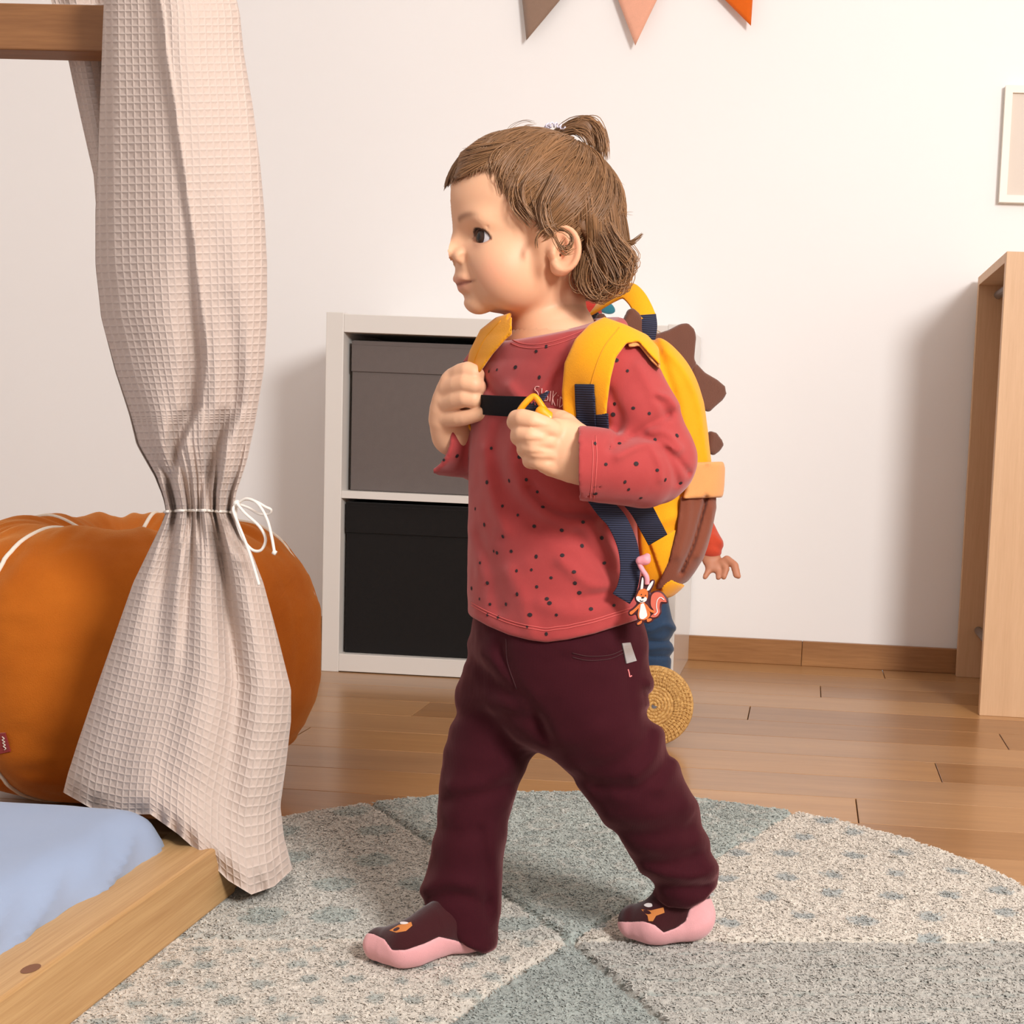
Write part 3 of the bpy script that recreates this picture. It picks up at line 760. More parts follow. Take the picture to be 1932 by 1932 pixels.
def poly2d(px, py, poly):
    """signed distance in pixels to a polygon, negative inside"""
    poly = np.asarray(poly, float); n = len(poly); d = np.full(px.shape, 1e12); s = np.ones(px.shape, bool)
    ins = np.zeros(px.shape, bool)
    for i in range(n):
        a = poly[i]; b = poly[(i+1) % n]; e = b-a
        wx, wy = px-a[0], py-a[1]; t = np.clip((wx*e[0]+wy*e[1])/(e@e+1e-12), 0, 1)
        d = np.minimum(d, (wx-e[0]*t)**2+(wy-e[1]*t)**2)
        c = ((a[1] > py) != (b[1] > py)) & (px < (b[0]-a[0])*(py-a[1])/((b[1]-a[1]) if b[1] != a[1] else 1e-9)+a[0]); ins ^= c
    d = np.sqrt(d); return np.where(ins, -d, d)
def line2d(px, py, pts):
    pts = np.asarray(pts, float); d = np.full(px.shape, 1e12)
    for a, b in zip(pts[:-1], pts[1:]):
        e = b-a; wx, wy = px-a[0], py-a[1]; t = np.clip((wx*e[0]+wy*e[1])/(e@e+1e-12), 0, 1)
        d = np.minimum(d, (wx-e[0]*t)**2+(wy-e[1]*t)**2)
    return np.sqrt(d)
def pix(p):
    q = p-CC; z = q@CF; return PPX+F_PX*(q@CR)/z, PPY-F_PX*(q@CU)/z
def folds(p, lines):
    """sum of ridges (+) and grooves (-): lines = [(pixel polyline, sigma px, amplitude m)]"""
    u, v = pix(p); out = np.zeros(len(p))
    for pts, s, a in lines:
        pts = catmull(pts, 10) if len(pts) > 2 else np.asarray(pts, float)
        lo = pts.min(0)-3*s; hi = pts.max(0)+3*s
        m = (u > lo[0]) & (u < hi[0]) & (v > lo[1]) & (v < hi[1])
        if m.any(): out[m] += a*np.exp(-(line2d(u[m], v[m], pts)/s)**2)
    return out
def surfnets(f, lo, hi, h, block=4, k=2.2):
    lo = np.asarray(lo, float); nb = np.ceil((np.asarray(hi)-lo)/h/block).astype(int); n = nb*block
    bi = np.stack(np.meshgrid(*[np.arange(m) for m in nb], indexing='ij'), -1).reshape(-1, 3)
    db = f(lo+(bi*block+(block-1)/2)*h)
    D = np.repeat(np.repeat(np.repeat(db.reshape(nb), block, 0), block, 1), block, 2).astype(np.float32)
    ab = bi[np.abs(db) < block*h*.87*k]
    off = np.stack(np.meshgrid(*[np.arange(block)]*3, indexing='ij'), -1).reshape(-1, 3)
    ids = (ab[:, None]*block+off[None]).reshape(-1, 3)
    for s in range(0, len(ids), 400000):
        q = ids[s:s+400000]; D[q[:, 0], q[:, 1], q[:, 2]] = f(lo+q*h)
    S = D < 0
    cs = np.zeros(tuple(n-1), np.uint8)
    for dx in (0, 1):
        for dy in (0, 1):
            for dz in (0, 1): cs += S[dx:n[0]-1+dx, dy:n[1]-1+dy, dz:n[2]-1+dz]
    ci = np.argwhere((cs > 0) & (cs < 8)); idx = np.full(tuple(n-1), -1, np.int32); idx[ci[:, 0], ci[:, 1], ci[:, 2]] = np.arange(len(ci))
    acc = np.zeros((len(ci), 3)); cnt = np.zeros(len(ci))
    for ax in range(3):
        o1, o2 = [a for a in range(3) if a != ax]
        for b1 in (0, 1):
            for b2 in (0, 1):
                a = ci.copy(); a[:, o1] += b1; a[:, o2] += b2; b = a.copy(); b[:, ax] += 1
                da = D[a[:, 0], a[:, 1], a[:, 2]]; dbb = D[b[:, 0], b[:, 1], b[:, 2]]; m = (da < 0) != (dbb < 0)
                t = da[m]/(da[m]-dbb[m]); pt = a[m].astype(float); pt[:, ax] += t; acc[m] += pt; cnt[m] += 1
    V = lo+acc/cnt[:, None]*h; Q = []
    for ax in range(3):
        o1, o2 = (ax+1) % 3, (ax+2) % 3
        sl0 = [slice(None)]*3; sl1 = [slice(None)]*3; sl0[ax] = slice(0, n[ax]-1); sl1[ax] = slice(1, n[ax])
        A = S[tuple(sl0)]; B = S[tuple(sl1)]; e = np.argwhere(A != B)
        e = e[(e[:, o1] > 0) & (e[:, o2] > 0) & (e[:, o1] < n[o1]-1) & (e[:, o2] < n[o2]-1)]
        fl = A[e[:, 0], e[:, 1], e[:, 2]]
        c = []
        for (p1, p2) in ((0, 0), (1, 0), (1, 1), (0, 1)):
            q = e.copy(); q[:, o1] -= p1; q[:, o2] -= p2; c.append(idx[q[:, 0], q[:, 1], q[:, 2]])
        c = np.stack(c, 1); c[~fl] = c[~fl][:, ::-1]; Q.append(c[:, ::-1][:, [0, 1, 2, 3]])
    Q = np.vstack(Q); Q = Q[(Q >= 0).all(1)]
    return V, Q[:, ::-1]
def relax(V, Q, it=2, lam=.5):
    n = len(V)
    for _ in range(it):
        acc = np.zeros_like(V); cnt = np.zeros(n)
        for a, b in ((0, 1), (1, 2), (2, 3), (3, 0)):
            np.add.at(acc, Q[:, a], V[Q[:, b]]); np.add.at(cnt, Q[:, a], 1); np.add.at(acc, Q[:, b], V[Q[:, a]]); np.add.at(cnt, Q[:, b], 1)
        V = V+lam*(acc/np.maximum(cnt, 1)[:, None]-V)
    return V
def sdf_obj(name, f, lo, hi, h, mat=None, parent=None, smooth_it=1):
    V, Q = surfnets(f, lo, hi, h)
    if smooth_it: V = relax(V, Q, smooth_it)
    return fast_obj(name, V, Q, mat, parent)
def bounds(pts, pad):
    pts = np.asarray(pts, float); return pts.min(0)-pad, pts.max(0)+pad
def rotz(a): c, s = math.cos(a), math.sin(a); return np.array([[c, -s, 0], [s, c, 0], [0, 0, 1.]])
# ================================================================== CHILD (the walking toddler)
UP = np.array([0, 0, 1.])
TF = np.array([-.70, -.714, 0]); TF /= np.linalg.norm(TF)            # the way the chest faces
TL = np.array([-TF[1], TF[0], 0])                                    # child's left, towards the camera
HF = np.array([-.850, -.527, 0]); HF /= np.linalg.norm(HF)           # the way the face looks
HL = np.array([-HF[1], HF[0], 0])
HO = P(1010, 440, 1.362)                                             # middle of the head at eye level
def tolocal(p): q = p-HO; return np.stack([q@HF, q@HL, q[:, 2]], 1)
def fromlocal(q): q = np.atleast_2d(q); return HO+q[:, :1]*HF+q[:, 1:2]*HL+q[:, 2:3]*UP
kid = empty('person', tuple(G(1040, 1790, .016)), 'toddler in dotted red top and burgundy cord trousers walking with a yellow backpack', 'person')

# ------------------------------------------------------------------ skin: head
CRC, CRR = np.array([.003, 0, .0275]), np.array([.0865, .067, .0650])
def cranium(q): return ell(q, CRC, CRR)
def head_sdf(p):
    q = tolocal(p); m = q.copy(); m[:, 1] = np.abs(m[:, 1])           # symmetric features
    d = cranium(q)
    d = smin(d, ell(q, (.020, 0, -.030), (.059, .054, .051)), .026)
    d = smin(d, sph(m, (.043, .031, -.042), .0245), .016)              # cheeks
    d = smin(d, ell(m, (.030, .026, -.054), (.028, .022, .022)), .016) # jowls
    d = smin(d, ell(q, (.0570, 0, -.0715), (.0145, .016, .0130)), .010)  # chin
    d = smin(d, ell(q, (.0615, 0, -.050), (.0170, .021, .018)), .010)  # muzzle
    d = smin(d, ell(m, (.0645, .023, .0030), (.0115, .020, .008)), .014)  # brow
    # eye sockets, lids
    d = smax(d, -ell(m, (.0870, .0290, -.0125), (.0160, .0170, .0105)), .011)
    d = smin(d, sph(m, EYC, EYR+.0016), .003)
    # nose
    nb = cone(q, (.0700, 0, -.005), (.0850, 0, -.0245), .0058, .0076); d = smin(d, nb, .009)
    d = smin(d, ell(q, (.0895, 0, -.0270), (.0095, .0096, .0082)), .004)
    d = smin(d, sph(m, (.0800, .0104, -.0308), .0072), .003)
    d = smax(d, -ell(m, (.0868, .0050, -.0356), (.0040, .0027, .0026)), .0016)
    # lips
    d = smin(d, ell(m, (.0755, .004, -.0515), (.0054, .0110, .0040)), .005)
    d = smin(d, ell(q, (.0705, 0, -.0618), (.0054, .0112, .0038)), .005)
    mouth = chain(m, [(.0835, 0, -.0575), (.0790, .009, -.0566), (.0708, .0180, -.0550)], [.0019, .0017, .0008])
    d = smax(d, -mouth, .0016)
    # fold from the nose to past the corner of the mouth
    d = smax(d, -chain(m, [(.0790, .0165, -.0325), (.0750, .0220, -.0450), (.0700, .0268, -.0570), (.0650, .0295, -.0650)], [.0008, .0026, .0027, .0010]), .007)
    d = smax(d, -ell(q, (.0750, 0, -.0682), (.0060, .014, .0026)), .006)     # dip under the lower lip
    # eye opening: almond cut in the lids
    o = m-EYC; rad = np.linalg.norm(o, axis=1); az = np.arctan2(o[:, 1], o[:, 0]); elv = np.arcsin(np.clip(o[:, 2]/(rad+1e-9), -1, 1))
    a0 = .34; ha = 1.0; k = np.clip(1-((az-a0)/ha)**2, 0, 1)
    up = .54*k**.6-.12*(az-a0); lo = -.44*k**.75-.05-.10*(az-a0)
    gap = np.maximum(np.maximum(elv-up, lo-elv), (np.abs(az-a0)-ha))*EYR
    cut = np.maximum(gap, np.maximum(EYR*.80-rad, rad-EYR*1.6)); cut = np.where(o[:, 0] > 0, cut, 1)
    d = smax(d, -cut, .0012)
    # crease above the upper lid
    crease = np.abs(elv-up-.32)*EYR; cr = np.where((o[:, 0] > 0) & (np.abs(az-a0) < .9) & (rad < EYR*1.5), np.exp(-(crease/.0011)**2)*.0010, 0)
    d = d+cr
    # ear (near and far side)
    e = (m-EAC)@EAR_M/np.array([1., 1., .87])                                                  # ear frame: x along the width, y out, z up
    disc = ell(e, (0, 0, 0), (.0165, .0048, .0248)); lobe = ell(e, (-.0035, -.0005, -.0215), (.0088, .0048, .0082))
    ear = smin(disc, lobe, .006)
    th = np.linspace(-2.3, 2.35, 16); rim = np.stack([-.0145*np.cos(th)*-1*np.where(np.cos(th) > 0, 1, .9), np.full(16, .0035), .0232*np.sin(th)], 1)
    ear = smin(ear, chain(e, rim, np.full(16, .0030)), .0025)
    ear = smax(ear, -ell(e, (-.0010, .0075, -.0005), (.0092, .0058, .0170)), .003)
    th = np.linspace(-1.6, 1.2, 9); ah = np.stack([.0058*np.cos(th)-.001, np.full(9, .0030), .0125*np.sin(th)+.002], 1)
    ear = smin(ear, chain(e, ah, np.full(9, .0020)), .0025)
    ear = smax(ear, -ell(e, (-.0035, .004, -.005), (.0048, .0075, .0070)), .0025)
    ear = smin(ear, ell(e, (-.0105, .0025, -.006), (.0034, .0034, .0052)), .003)   # tragus
    d = smin(d, ear, .004)
    return d
EYC, EYR = np.array([.0575, .0288, -.0135]), .0125
EAC = np.array([-.0055, .0655, -.0215])
_ex = np.array([-math.cos(.50), math.sin(.50), 0]); _ez = np.array([-.10, .06, 1.]); _ez -= _ex*(_ez@_ex); _ez /= np.linalg.norm(_ez)
_ey = np.cross(_ez, _ex); _ey = _ey if _ey[1] > 0 else -_ey
EAR_M = np.stack([_ex, _ey, _ez], 1)
def neck_sdf(p):
    return etube(p, [P(1032, 545, 1.372), P(1038, 600, 1.372), P(1044, 650, 1.372), P(1046, 720, 1.370)], [.036, .037, .050, .070], [.038, .039, .046, .050], TL, 8)
def skin_head(p):
    d = head_sdf(p); d = smin(d, neck_sdf(p), .014); return d
lo, hi = bounds([P(830, 230, 1.27), P(1200, 690, 1.46)], .0)
lo[1], hi[1] = 1.255, 1.47
Vh, Qh = surfnets(skin_head, lo, hi, .00145); Vh = relax(Vh, Qh, 1, .4)

# ------------------------------------------------------------------ skin: hands and forearms
def K(*a): return [P(x, y, Y) for (x, y, Y) in a]
def near_hand(p):
    d = chain(p, K((1180, 885, 1.262), (1120, 868, 1.242), (1096, 862, 1.236)), [.026, .0245, .0235])
    palm = etube(p, K((1098, 862, 1.236), (1072, 852, 1.230), (1046, 843, 1.226), (1028, 838, 1.224)), [.0235, .0265, .0270, .0240], [.0185, .0165, .0145, .0120], UP, 6)
    d = smin(d, palm, .010)
    fing = [(((1042, 813, 1.218), (1010, 797, 1.208), (980, 789, 1.212), (973, 798, 1.228), (990, 806, 1.246)), (.0098, .0092, .0086, .0080, .0070)),
            (((1034, 834, 1.216), (1006, 824, 1.207), (983, 818, 1.213), (980, 826, 1.230), (996, 830, 1.246)), (.0098, .0092, .0085, .0080, .0070)),
            (((1034, 858, 1.217), (1012, 848, 1.209), (994, 842, 1.215), (991, 850, 1.231), (1004, 854, 1.246)), (.0094, .0088, .0082, .0076, .0068)),
            (((1040, 879, 1.221), (1020, 871, 1.214), (1003, 865, 1.219), (1000, 871, 1.234), (1012, 874, 1.246)), (.0086, .0080, .0074, .0068, .0060))]
    for pts, r in fing: d = smin(d, chain(p, K(*pts), r, n=8), .0026)
    d = smin(d, chain(p, K((1084, 825, 1.238), (1064, 799, 1.246), (1040, 789, 1.258), (1016, 785, 1.262)), (.0135, .0112, .0092, .0082), n=8), .007)
    u, v = pix(p)
    # dimples between the knuckles
    for (x, y) in ((1037, 824), (1032, 847), (1036, 869)): d = d+.0012*np.exp(-(((u-x)/9)**2+((v-y)/5)**2))
    for (x, y) in ((1008, 806), (1006, 832), (1012, 856)): d = d+.0010*np.exp(-(((u-x)/26)**2+((v-y)/3.2)**2))
    return d
def far_hand(p):
    d = chain(p, K((905, 850, 1.432), (875, 842, 1.404), (856, 822, 1.378)), [.019, .0205, .0195])
    palm = etube(p, K((854, 820, 1.376), (850, 790, 1.366), (855, 755, 1.358), (864, 722, 1.352)), [.0200, .0225, .0215, .0185], [.0190, .0175, .0160, .0140], np.array([.8, .6, 0]), 7)
    d = smin(d, palm, .009)
    fing = [(((858, 711, 1.346), (880, 700, 1.334), (896, 706, 1.334), (899, 713, 1.352), (886, 716, 1.366)), (.0098, .0094, .0088, .0082, .0072)),
            (((848, 733, 1.344), (876, 723, 1.330), (898, 728, 1.331), (902, 735, 1.350), (888, 738, 1.366)), (.0100, .0096, .0090, .0084, .0074)),
            (((846, 760, 1.346), (874, 751, 1.332), (898, 755, 1.334), (901, 761, 1.352), (888, 762, 1.366)), (.0096, .0092, .0086, .0080, .0072)),
            (((846, 789, 1.352), (870, 789, 1.340), (895, 784, 1.334), (915, 779, 1.330)), (.0092, .0080, .0070, .0060))]
    for pts, r in fing: d = smin(d, chain(p, K(*pts), r, n=8), .0026)
    d = smin(d, chain(p, K((862, 790, 1.370), (876, 772, 1.366), (884, 762, 1.362)), (.0110, .0088, .0076), n=6), .005)
    return d
lo, hi = bounds(K((955, 770, 1.19), (1190, 925, 1.29)), .02); Vn, Qn = surfnets(near_hand, lo, hi, .0012); Vn = relax(Vn, Qn, 1, .4)
lo, hi = bounds(K((800, 680, 1.31), (925, 890, 1.46)), .03); Vf, Qf = surfnets(far_hand, lo, hi, .0012); Vf = relax(Vf, Qf, 1, .4)
# the rest of the body under the clothes
def torso_core(p):
    d = etube(p, K((1046, 680, 1.368), (1045, 800, 1.365), (1047, 1000, 1.365), (1050, 1230, 1.368)), [.078, .080, .080, .082], [.052, .056, .060, .064], TL, 8)
    d = smin(d, chain(p, K((1148, 705, 1.300), (1235, 872, 1.298), (1160, 882, 1.257)), (.026, .022, .022)), .02)
    d = smin(d, chain(p, K((945, 700, 1.430), (912, 842, 1.440), (885, 843, 1.414)), (.025, .019, .018)), .02)
    d = smin(d, chain(p, K((1110, 1270, 1.340), (1195, 1480, 1.362), (1284, 1690, 1.398)), (.045, .026, .014)), .03)
    d = smin(d, chain(p, K((975, 1270, 1.410), (900, 1500, 1.366), (868, 1720, 1.338)), (.045, .026, .014)), .03)
    return d
lo, hi = bounds(K((830, 640, 1.22), (1340, 1740, 1.48)), .01); lo[1], hi[1] = 1.2, 1.5
Vt, Qt = surfnets(torso_core, lo, hi, .0055)

skin = NT('skin'); at = skin.t.nodes.new('ShaderNodeVertexColor'); at.layer_name = 'col'
sn = skin.noise(55, 3, vec=skin.coord())
skin.base(skin.mix(skin.math('MULTIPLY', sn, .22), at.outputs[0], lin((226, 152, 112))), .52, Subsurface__Weight=.16, Subsurface__Scale=.012, Specular__IOR__Level=.35, Sheen__Weight=.05)
skin.b.inputs['Subsurface Radius'].default_value = (1, .38, .2)
skin.bump(skin.noise(900, 2, vec=skin.coord()), .06, .0006)

def skin_cols(V):
    base = np.array(lin((228, 178, 142))); C = np.tile(base, (len(V), 1))
    q = tolocal(V); m = q.copy(); m[:, 1] = np.abs(m[:, 1])
    def paint(w, c):
        nonlocal C
        w = np.clip(w, 0, 1)[:, None]; C = C*(1-w)+np.array(lin(c))*w
    g = lambda c, r: np.exp(-np.sum(((m-np.array(c))/np.array(r))**2, 1))
    paint(.45*g((.052, .044, -.046), (.022, .022, .016)), (236, 150, 124))         # cheeks
    paint(.35*g((.090, 0, -.028), (.012, .010, .010)), (228, 150, 118))            # nose tip
    paint(.5*g((-.012, .070, -.017), (.02, .012, .03)), (226, 140, 104))           # ears
    # lips
    lip = np.exp(-((m[:, 2]+.0568)/.0068)**4)*np.exp(-(m[:, 1]/.0165)**4)*(m[:, 0] > .062); paint(.6*lip, (204, 124, 108))
    dk = np.exp(-((m[:, 2]+.0572-6.5*m[:, 1]**2)/.0014)**2)*np.exp(-(m[:, 1]/.0225)**8)*(m[:, 0] > .058); paint(.9*dk, (110, 36, 34))
    # eyebrow
    yb = m[:, 1]; bz = .0040+.0040*np.sin(np.clip((yb-.012)/.030, 0, 1)*math.pi*.75)-.0016
    eb = np.exp(-((m[:, 2]-bz)/.0029)**2)*np.clip((yb-.011)/.004, 0, 1)*np.clip((.043-yb)/.010, 0, 1)*(m[:, 0] > .03); paint(.72*eb, (128, 84, 58))
    # lid edges and lashes line
    o = m-EYC; rad = np.linalg.norm(o, axis=1); az = np.arctan2(o[:, 1], o[:, 0]); elv = np.arcsin(np.clip(o[:, 2]/(rad+1e-9), -1, 1))
    k = np.clip(1-((az-.34)/1.0)**2, 0, 1); up = .54*k**.6-.12*(az-.34); lw = -.44*k**.75-.05-.10*(az-.34)
    near = (rad < EYR*1.28) & (o[:, 0] > 0) & (np.abs(az-.34) < 1.08)
    paint(np.where(near, np.exp(-((elv-up)/.15)**2)*.95, 0), (48, 28, 22)); paint(np.where(near, np.exp(-((elv-lw)/.07)**2)*.45, 0), (150, 84, 70))
    paint(.30*g((.072, .026, -.0235), (.010, .014, .0045)), (196, 130, 110))        # under the eye
    return C
allV = np.vstack([Vh, Vn, Vf, Vt]); o1 = len(Vh); o2 = o1+len(Vn); o3 = o2+len(Vf)
allQ = np.vstack([Qh, Qn+o1, Qf+o2, Qt+o3])
body = fast_obj('body', allV, allQ, skin.m, kid); set_col(body, skin_cols(allV))

# eyes
def eye(side):
    t = NT('eye'); sep = t.t.nodes.new('ShaderNodeSeparateXYZ'); t.t.links.new(t.coord('Object'), sep.inputs[0])
    r = t.math('SQRT', t.math('ADD', t.math('POWER', sep.outputs[0], 2), t.math('POWER', sep.outputs[1], 2)))
    fr = t.math('GREATER_THAN', sep.outputs[2], 0)
    k = t.math('DIVIDE', r, EYR)
    col = t.ramp(k, [(0, (.004, .004, .004)), (.27, (.004, .004, .004)), (.31, lin((50, 34, 28))), (.56, lin((66, 44, 34))), (.62, lin((30, 20, 20))), (.66, lin((192, 186, 188)))])
    t.base(t.mix(fr, lin((190, 184, 186)), col), .12, Specular__IOR__Level=.3)
    bm = bmesh.new(); bmesh.ops.create_uvsphere(bm, u_segments=40, v_segments=24, radius=EYR)
    o = bm_obj('eye', bm, t.m, None, True)
    c = fromlocal(EYC*np.array([1, side, 1]))[0]
    gz = Vector(HF*.985+HL*(.16*1)+UP*.02).normalized()
    gz = Vector(HF*.96+HL*.22+UP*.01).normalized()
    o.rotation_euler = gz.to_track_quat('Z', 'Y').to_euler(); o.location = c; adopt(o, kid)
eye(1); eye(-1)
# lashes
def lashes():
    parts = []
    for side in (1, -1):
        for i in range(22):
            az = .34-.92+1.84*i/21; k = max(0, 1-((az-.34)/1.0)**2); el = .54*k**.6-.12*(az-.34)
            dirv = np.array([math.cos(el)*math.cos(az), math.cos(el)*math.sin(az), math.sin(el)])
            a = EYC+dirv*EYR*1.08; out = np.array([math.cos(az)*.9, math.sin(az)*.9, .15])
            b = a+out*.0022; c = b+out*.0014+np.array([0, 0, .0012])
            pts = np.array([a, b, c])*np.array([1, side, 1])
            parts.append(tube_geo(catmull(fromlocal(pts), 5), [.00022, .00019, .00015, .0001, .00005], 4))
    v, f = join_geo(parts); mobj('eyelashes', v, f, m_plain('lash', (40, 26, 20), .6), kid)['kind'] = 'stuff'
lashes()
# ------------------------------------------------------------------ shirt
def hem_v(u): return np.interp(u, [860, 875, 890, 920, 960, 1000, 1030, 1070, 1120, 1170, 1225, 1240], [1145, 1150, 1164, 1181, 1198, 1208, 1212, 1207, 1196, 1180, 1163, 1158])
SH_FOLDS = [
    ([(1118, 645), (1070, 690), (1035, 735), (1015, 775)], 12, -.0035), ([(1090, 650), (1050, 700), (1022, 740)], 10, .003),
    ([(905, 720), (930, 735), (945, 770)], 10, -.004), ([(960, 730), (985, 760), (990, 800)], 12, .003),
    ([(945, 800), (935, 860), (960, 930), (1010, 985), (1080, 1015)], 18, -.005), ([(975, 800), (965, 870), (1000, 940), (1060, 980), (1120, 990)], 16, .004),
    ([(915, 850), (925, 930), (950, 1000)], 14, .004), ([(1000, 920), (1050, 960), (1110, 965)], 12, -.006),
    ([(1090, 1010), (1130, 1060), (1175, 1085)], 14, -.005), ([(1060, 1060), (1110, 1100), (1170, 1110)], 13, .004),
    ([(1140, 990), (1165, 1030), (1180, 1070)], 12, -.006), ([(905, 1010), (930, 1080), (940, 1150)], 14, -.003), ([(960, 1080), (985, 1130), (1000, 1190)], 16, .003),
    ([(1095, 1130), (1140, 1120), (1185, 1100)], 10, -.004), ([(1020, 1140), (1090, 1160), (1160, 1140)], 16, .003),
    # near sleeve: creases at the crook of the elbow
    ([(1152, 846), (1190, 826), (1230, 800), (1262, 782)], 9, -.0045), ([(1165, 862), (1205, 842), (1245, 836), (1275, 852)], 8, .0035),
    ([(1215, 824), (1245, 836), (1275, 862), (1298, 892)], 6, -.0035), ([(1225, 812), (1258, 818), (1285, 846)], 7, .003),
    ([(1255, 850), (1270, 880), (1278, 910)], 7, -.003), ([(1232, 850), (1245, 876), (1248, 905)], 7, .0025), ([(1205, 690), (1225, 730), (1240, 765)], 10, .002),
    ([(1245, 745), (1262, 750), (1275, 765)], 8, .004), ([(1238, 752), (1250, 765), (1258, 785)], 7, -.003), ([(1150, 740), (1170, 790), (1160, 830)], 10, -.004)]
_TS = [(606, .048, .043, 1.370, 1045), (625, .072, .050, 1.369, 1045), (650, .096, .058, 1.368, 1045), (690, .109, .064, 1.366, 1045), (760, .108, .069, 1.364, 1043), (860, .102, .073, 1.362, 1040),
       (960, .0985, .077, 1.362, 1040), (1060, .099, .080, 1.363, 1044), (1140, .103, .083, 1.364, 1048), (1235, .106, .086, 1.365, 1050)]
_TP = np.array([P(x, y, Y) for (y, a, b, Y, x) in _TS]); _TA = np.array([t[1] for t in _TS]); _TB = np.array([t[2] for t in _TS])
NS_UP = K((1146, 694, 1.298), (1184, 737, 1.287), (1214, 800, 1.284), (1238, 866, 1.290))
NS_FO = K((1238, 866, 1.290), (1218, 886, 1.272), (1168, 882, 1.250), (1108, 876, 1.233), (1060, 872, 1.222))
FS_UP = K((948, 690, 1.428), (912, 740, 1.440), (906, 810, 1.444), (908, 850, 1.440))
FS_FO = K((908, 850, 1.440), (880, 848, 1.414), (846, 838, 1.392), (790, 828, 1.358))
def torso_sdf(p): return etube(p, _TP, _TA, _TB, TL, 16)
def collar_sdf(p):
    a, b, c = P(978, 643, 1.300), P(1128, 612, 1.300), P(1075, 606, 1.44)
    n = np.cross(b-a, c-a); n /= np.linalg.norm(n); n = n if n[2] > 0 else -n
    return (p-a)@n
def strap_field(p):
    return smin(torso_sdf(p), chain(p, NS_UP[:3], [.040, .0380, .0375], n=5), .012)
def shirt_sdf(p, fine=True):
    u, v = pix(p)
    d = torso_sdf(p)
    up = chain(p, NS_UP, [.040, .0380, .0375, .0375], n=7); fo = chain(p, NS_FO, [.0370, .0365, .0345, .0345, .0350], n=8)
    arm = smin(up, fo, .010)
    arm = smax(arm, (1091-u+.02*(v-880))/2060, .0015)                       # cuff end of the near sleeve
    d = smin(d, arm, .010)
    far = smin(chain(p, FS_UP, [.036, .0335, .033, .032], n=6), chain(p, FS_FO, [.0315, .0300, .0330, .0360], n=6), .010)
    fn = FS_FO[3]-FS_FO[1]; fn = fn/np.linalg.norm(fn); far = smax(far, (p-P(808, 830, 1.370))@fn, .0015)
    d = smin(d, far, .010)
    if fine:
        d = d-folds(p, SH_FOLDS)-.0014*fbm(p*38, 41, 2)
    d = smax(d, (v-hem_v(u))/1850, .003)
    d = smax(d, collar_sdf(p), .004)
    d = smax(d, -(neck_sdf(p)-.0012), .002)
    # hollow cuffs
    d = smax(d, -chain(p, K((1150, 888, 1.246), (1108, 880, 1.233), (1040, 868, 1.216)), [.024, .0295, .0305]), .002)
    d = smax(d, -chain(p, [FS_FO[1]*.4+FS_FO[2]*.6, FS_FO[2], FS_FO[3]], [.018, .0275, .0305]), .002)
    return d
shirt_m = NT('red_jersey'); co = shirt_m.coord(); w = shirt_m.noise(1500, 2, vec=co)
cb = shirt_m.mix(shirt_m.noise(40, 3, vec=co), lin((160, 58, 57)), lin((176, 69, 67)))
shirt_m.base(shirt_m.mix(shirt_m.math('MULTIPLY', w, .3), cb, lin((150, 48, 52))), .88, Sheen__Weight=.25, Specular__IOR__Level=.2); shirt_m.bump(w, .18, .0006)
lo, hi = bounds(K((800, 600, 1.18), (1320, 1225, 1.48)), .02); lo[1], hi[1] = 1.175, 1.495; lo[0] -= .02
VS, QS = surfnets(shirt_sdf, lo, hi, .0022); VS = relax(VS, QS, 1, .4)
shirt = fast_obj('shirt', VS, QS, shirt_m.m, kid); shirt['label'] = 'long sleeved red top with tiny black dots'
BVS = BVHTree.FromPolygons([Vector(v) for v in VS], [tuple(int(i) for i in q) for q in QS])
def hit(x, y, bvh):
    d = Vector(ray(x, y)).normalized(); r = bvh.ray_cast(Vector(CC), d)
    return r if r[0] is not None else None
# printed dots
DOTS = [(1031, 654), (1012, 663), (973, 693), (938, 698), (1018, 712), (923, 701), (1115, 705), (1163, 680), (1195, 770), (1157, 782), (1184, 700), (1123, 837), (1169, 837), (1143, 876), (1200, 875), (1240, 887), (1284, 911), (1179, 909), (1186, 923), (1123, 931), (1209, 939), (1277, 822), (1160, 762),
        (927, 846), (961, 907), (1014, 928), (919, 910), (1024, 957), (1008, 993), (949, 1012), (977, 972), (914, 990), (906, 1062), (920, 1100), (938, 1043), (975, 1077), (1012, 1050), (1003, 1075), (1061, 1048), (1083, 1079), (1140, 1062), (1085, 1100), (932, 1040), (976, 1121), (1013, 1107),
        (1032, 1130), (1037, 1138), (1050, 1160), (940, 1165), (995, 1183), (955, 1140), (1115, 1149), (1158, 1142), (1093, 1118), (905, 1130), (1031, 1196), (920, 1160), (1100, 985), (1135, 1015), (1070, 905), (980, 862), (948, 955), (897, 960), (1060, 1000), (925, 1140), (890, 1110), (1225, 780), (1236, 830), (1255, 905),
        (885, 865), (862, 860), (838, 868), (1013, 873), (993, 905), (880, 655), (1098, 1030), (1040, 1090), (1000, 1160), (965, 1040)]
dp = []
for i, (x, y) in enumerate(DOTS):
    h = hit(x, y, BVS)
    if not h: continue
    c, n = np.array(h[0]), np.array(h[1]); n = n if n@(CC-c) > 0 else -n
    a = np.cross(n, UP); a /= np.linalg.norm(a); b = np.cross(n, a); r = .0018+.0003*math.sin(i*3.7)
    ring = [c+n*.0005+r*(math.cos(t)*a*(1+.2*math.sin(i))+math.sin(t)*b) for t in np.linspace(0, 2*math.pi, 10, endpoint=False)]
    dp.append(([c+n*.0008]+ring, [(0, 1+k, 1+(k+1) % 10) for k in range(10)]))
v, f = join_geo(dp); o = mobj('dot_print', v, f, m_plain('black_print', (38, 20, 24), .8), shirt); o['kind'] = 'stuff'; o['label'] = 'scattered tiny black dots'
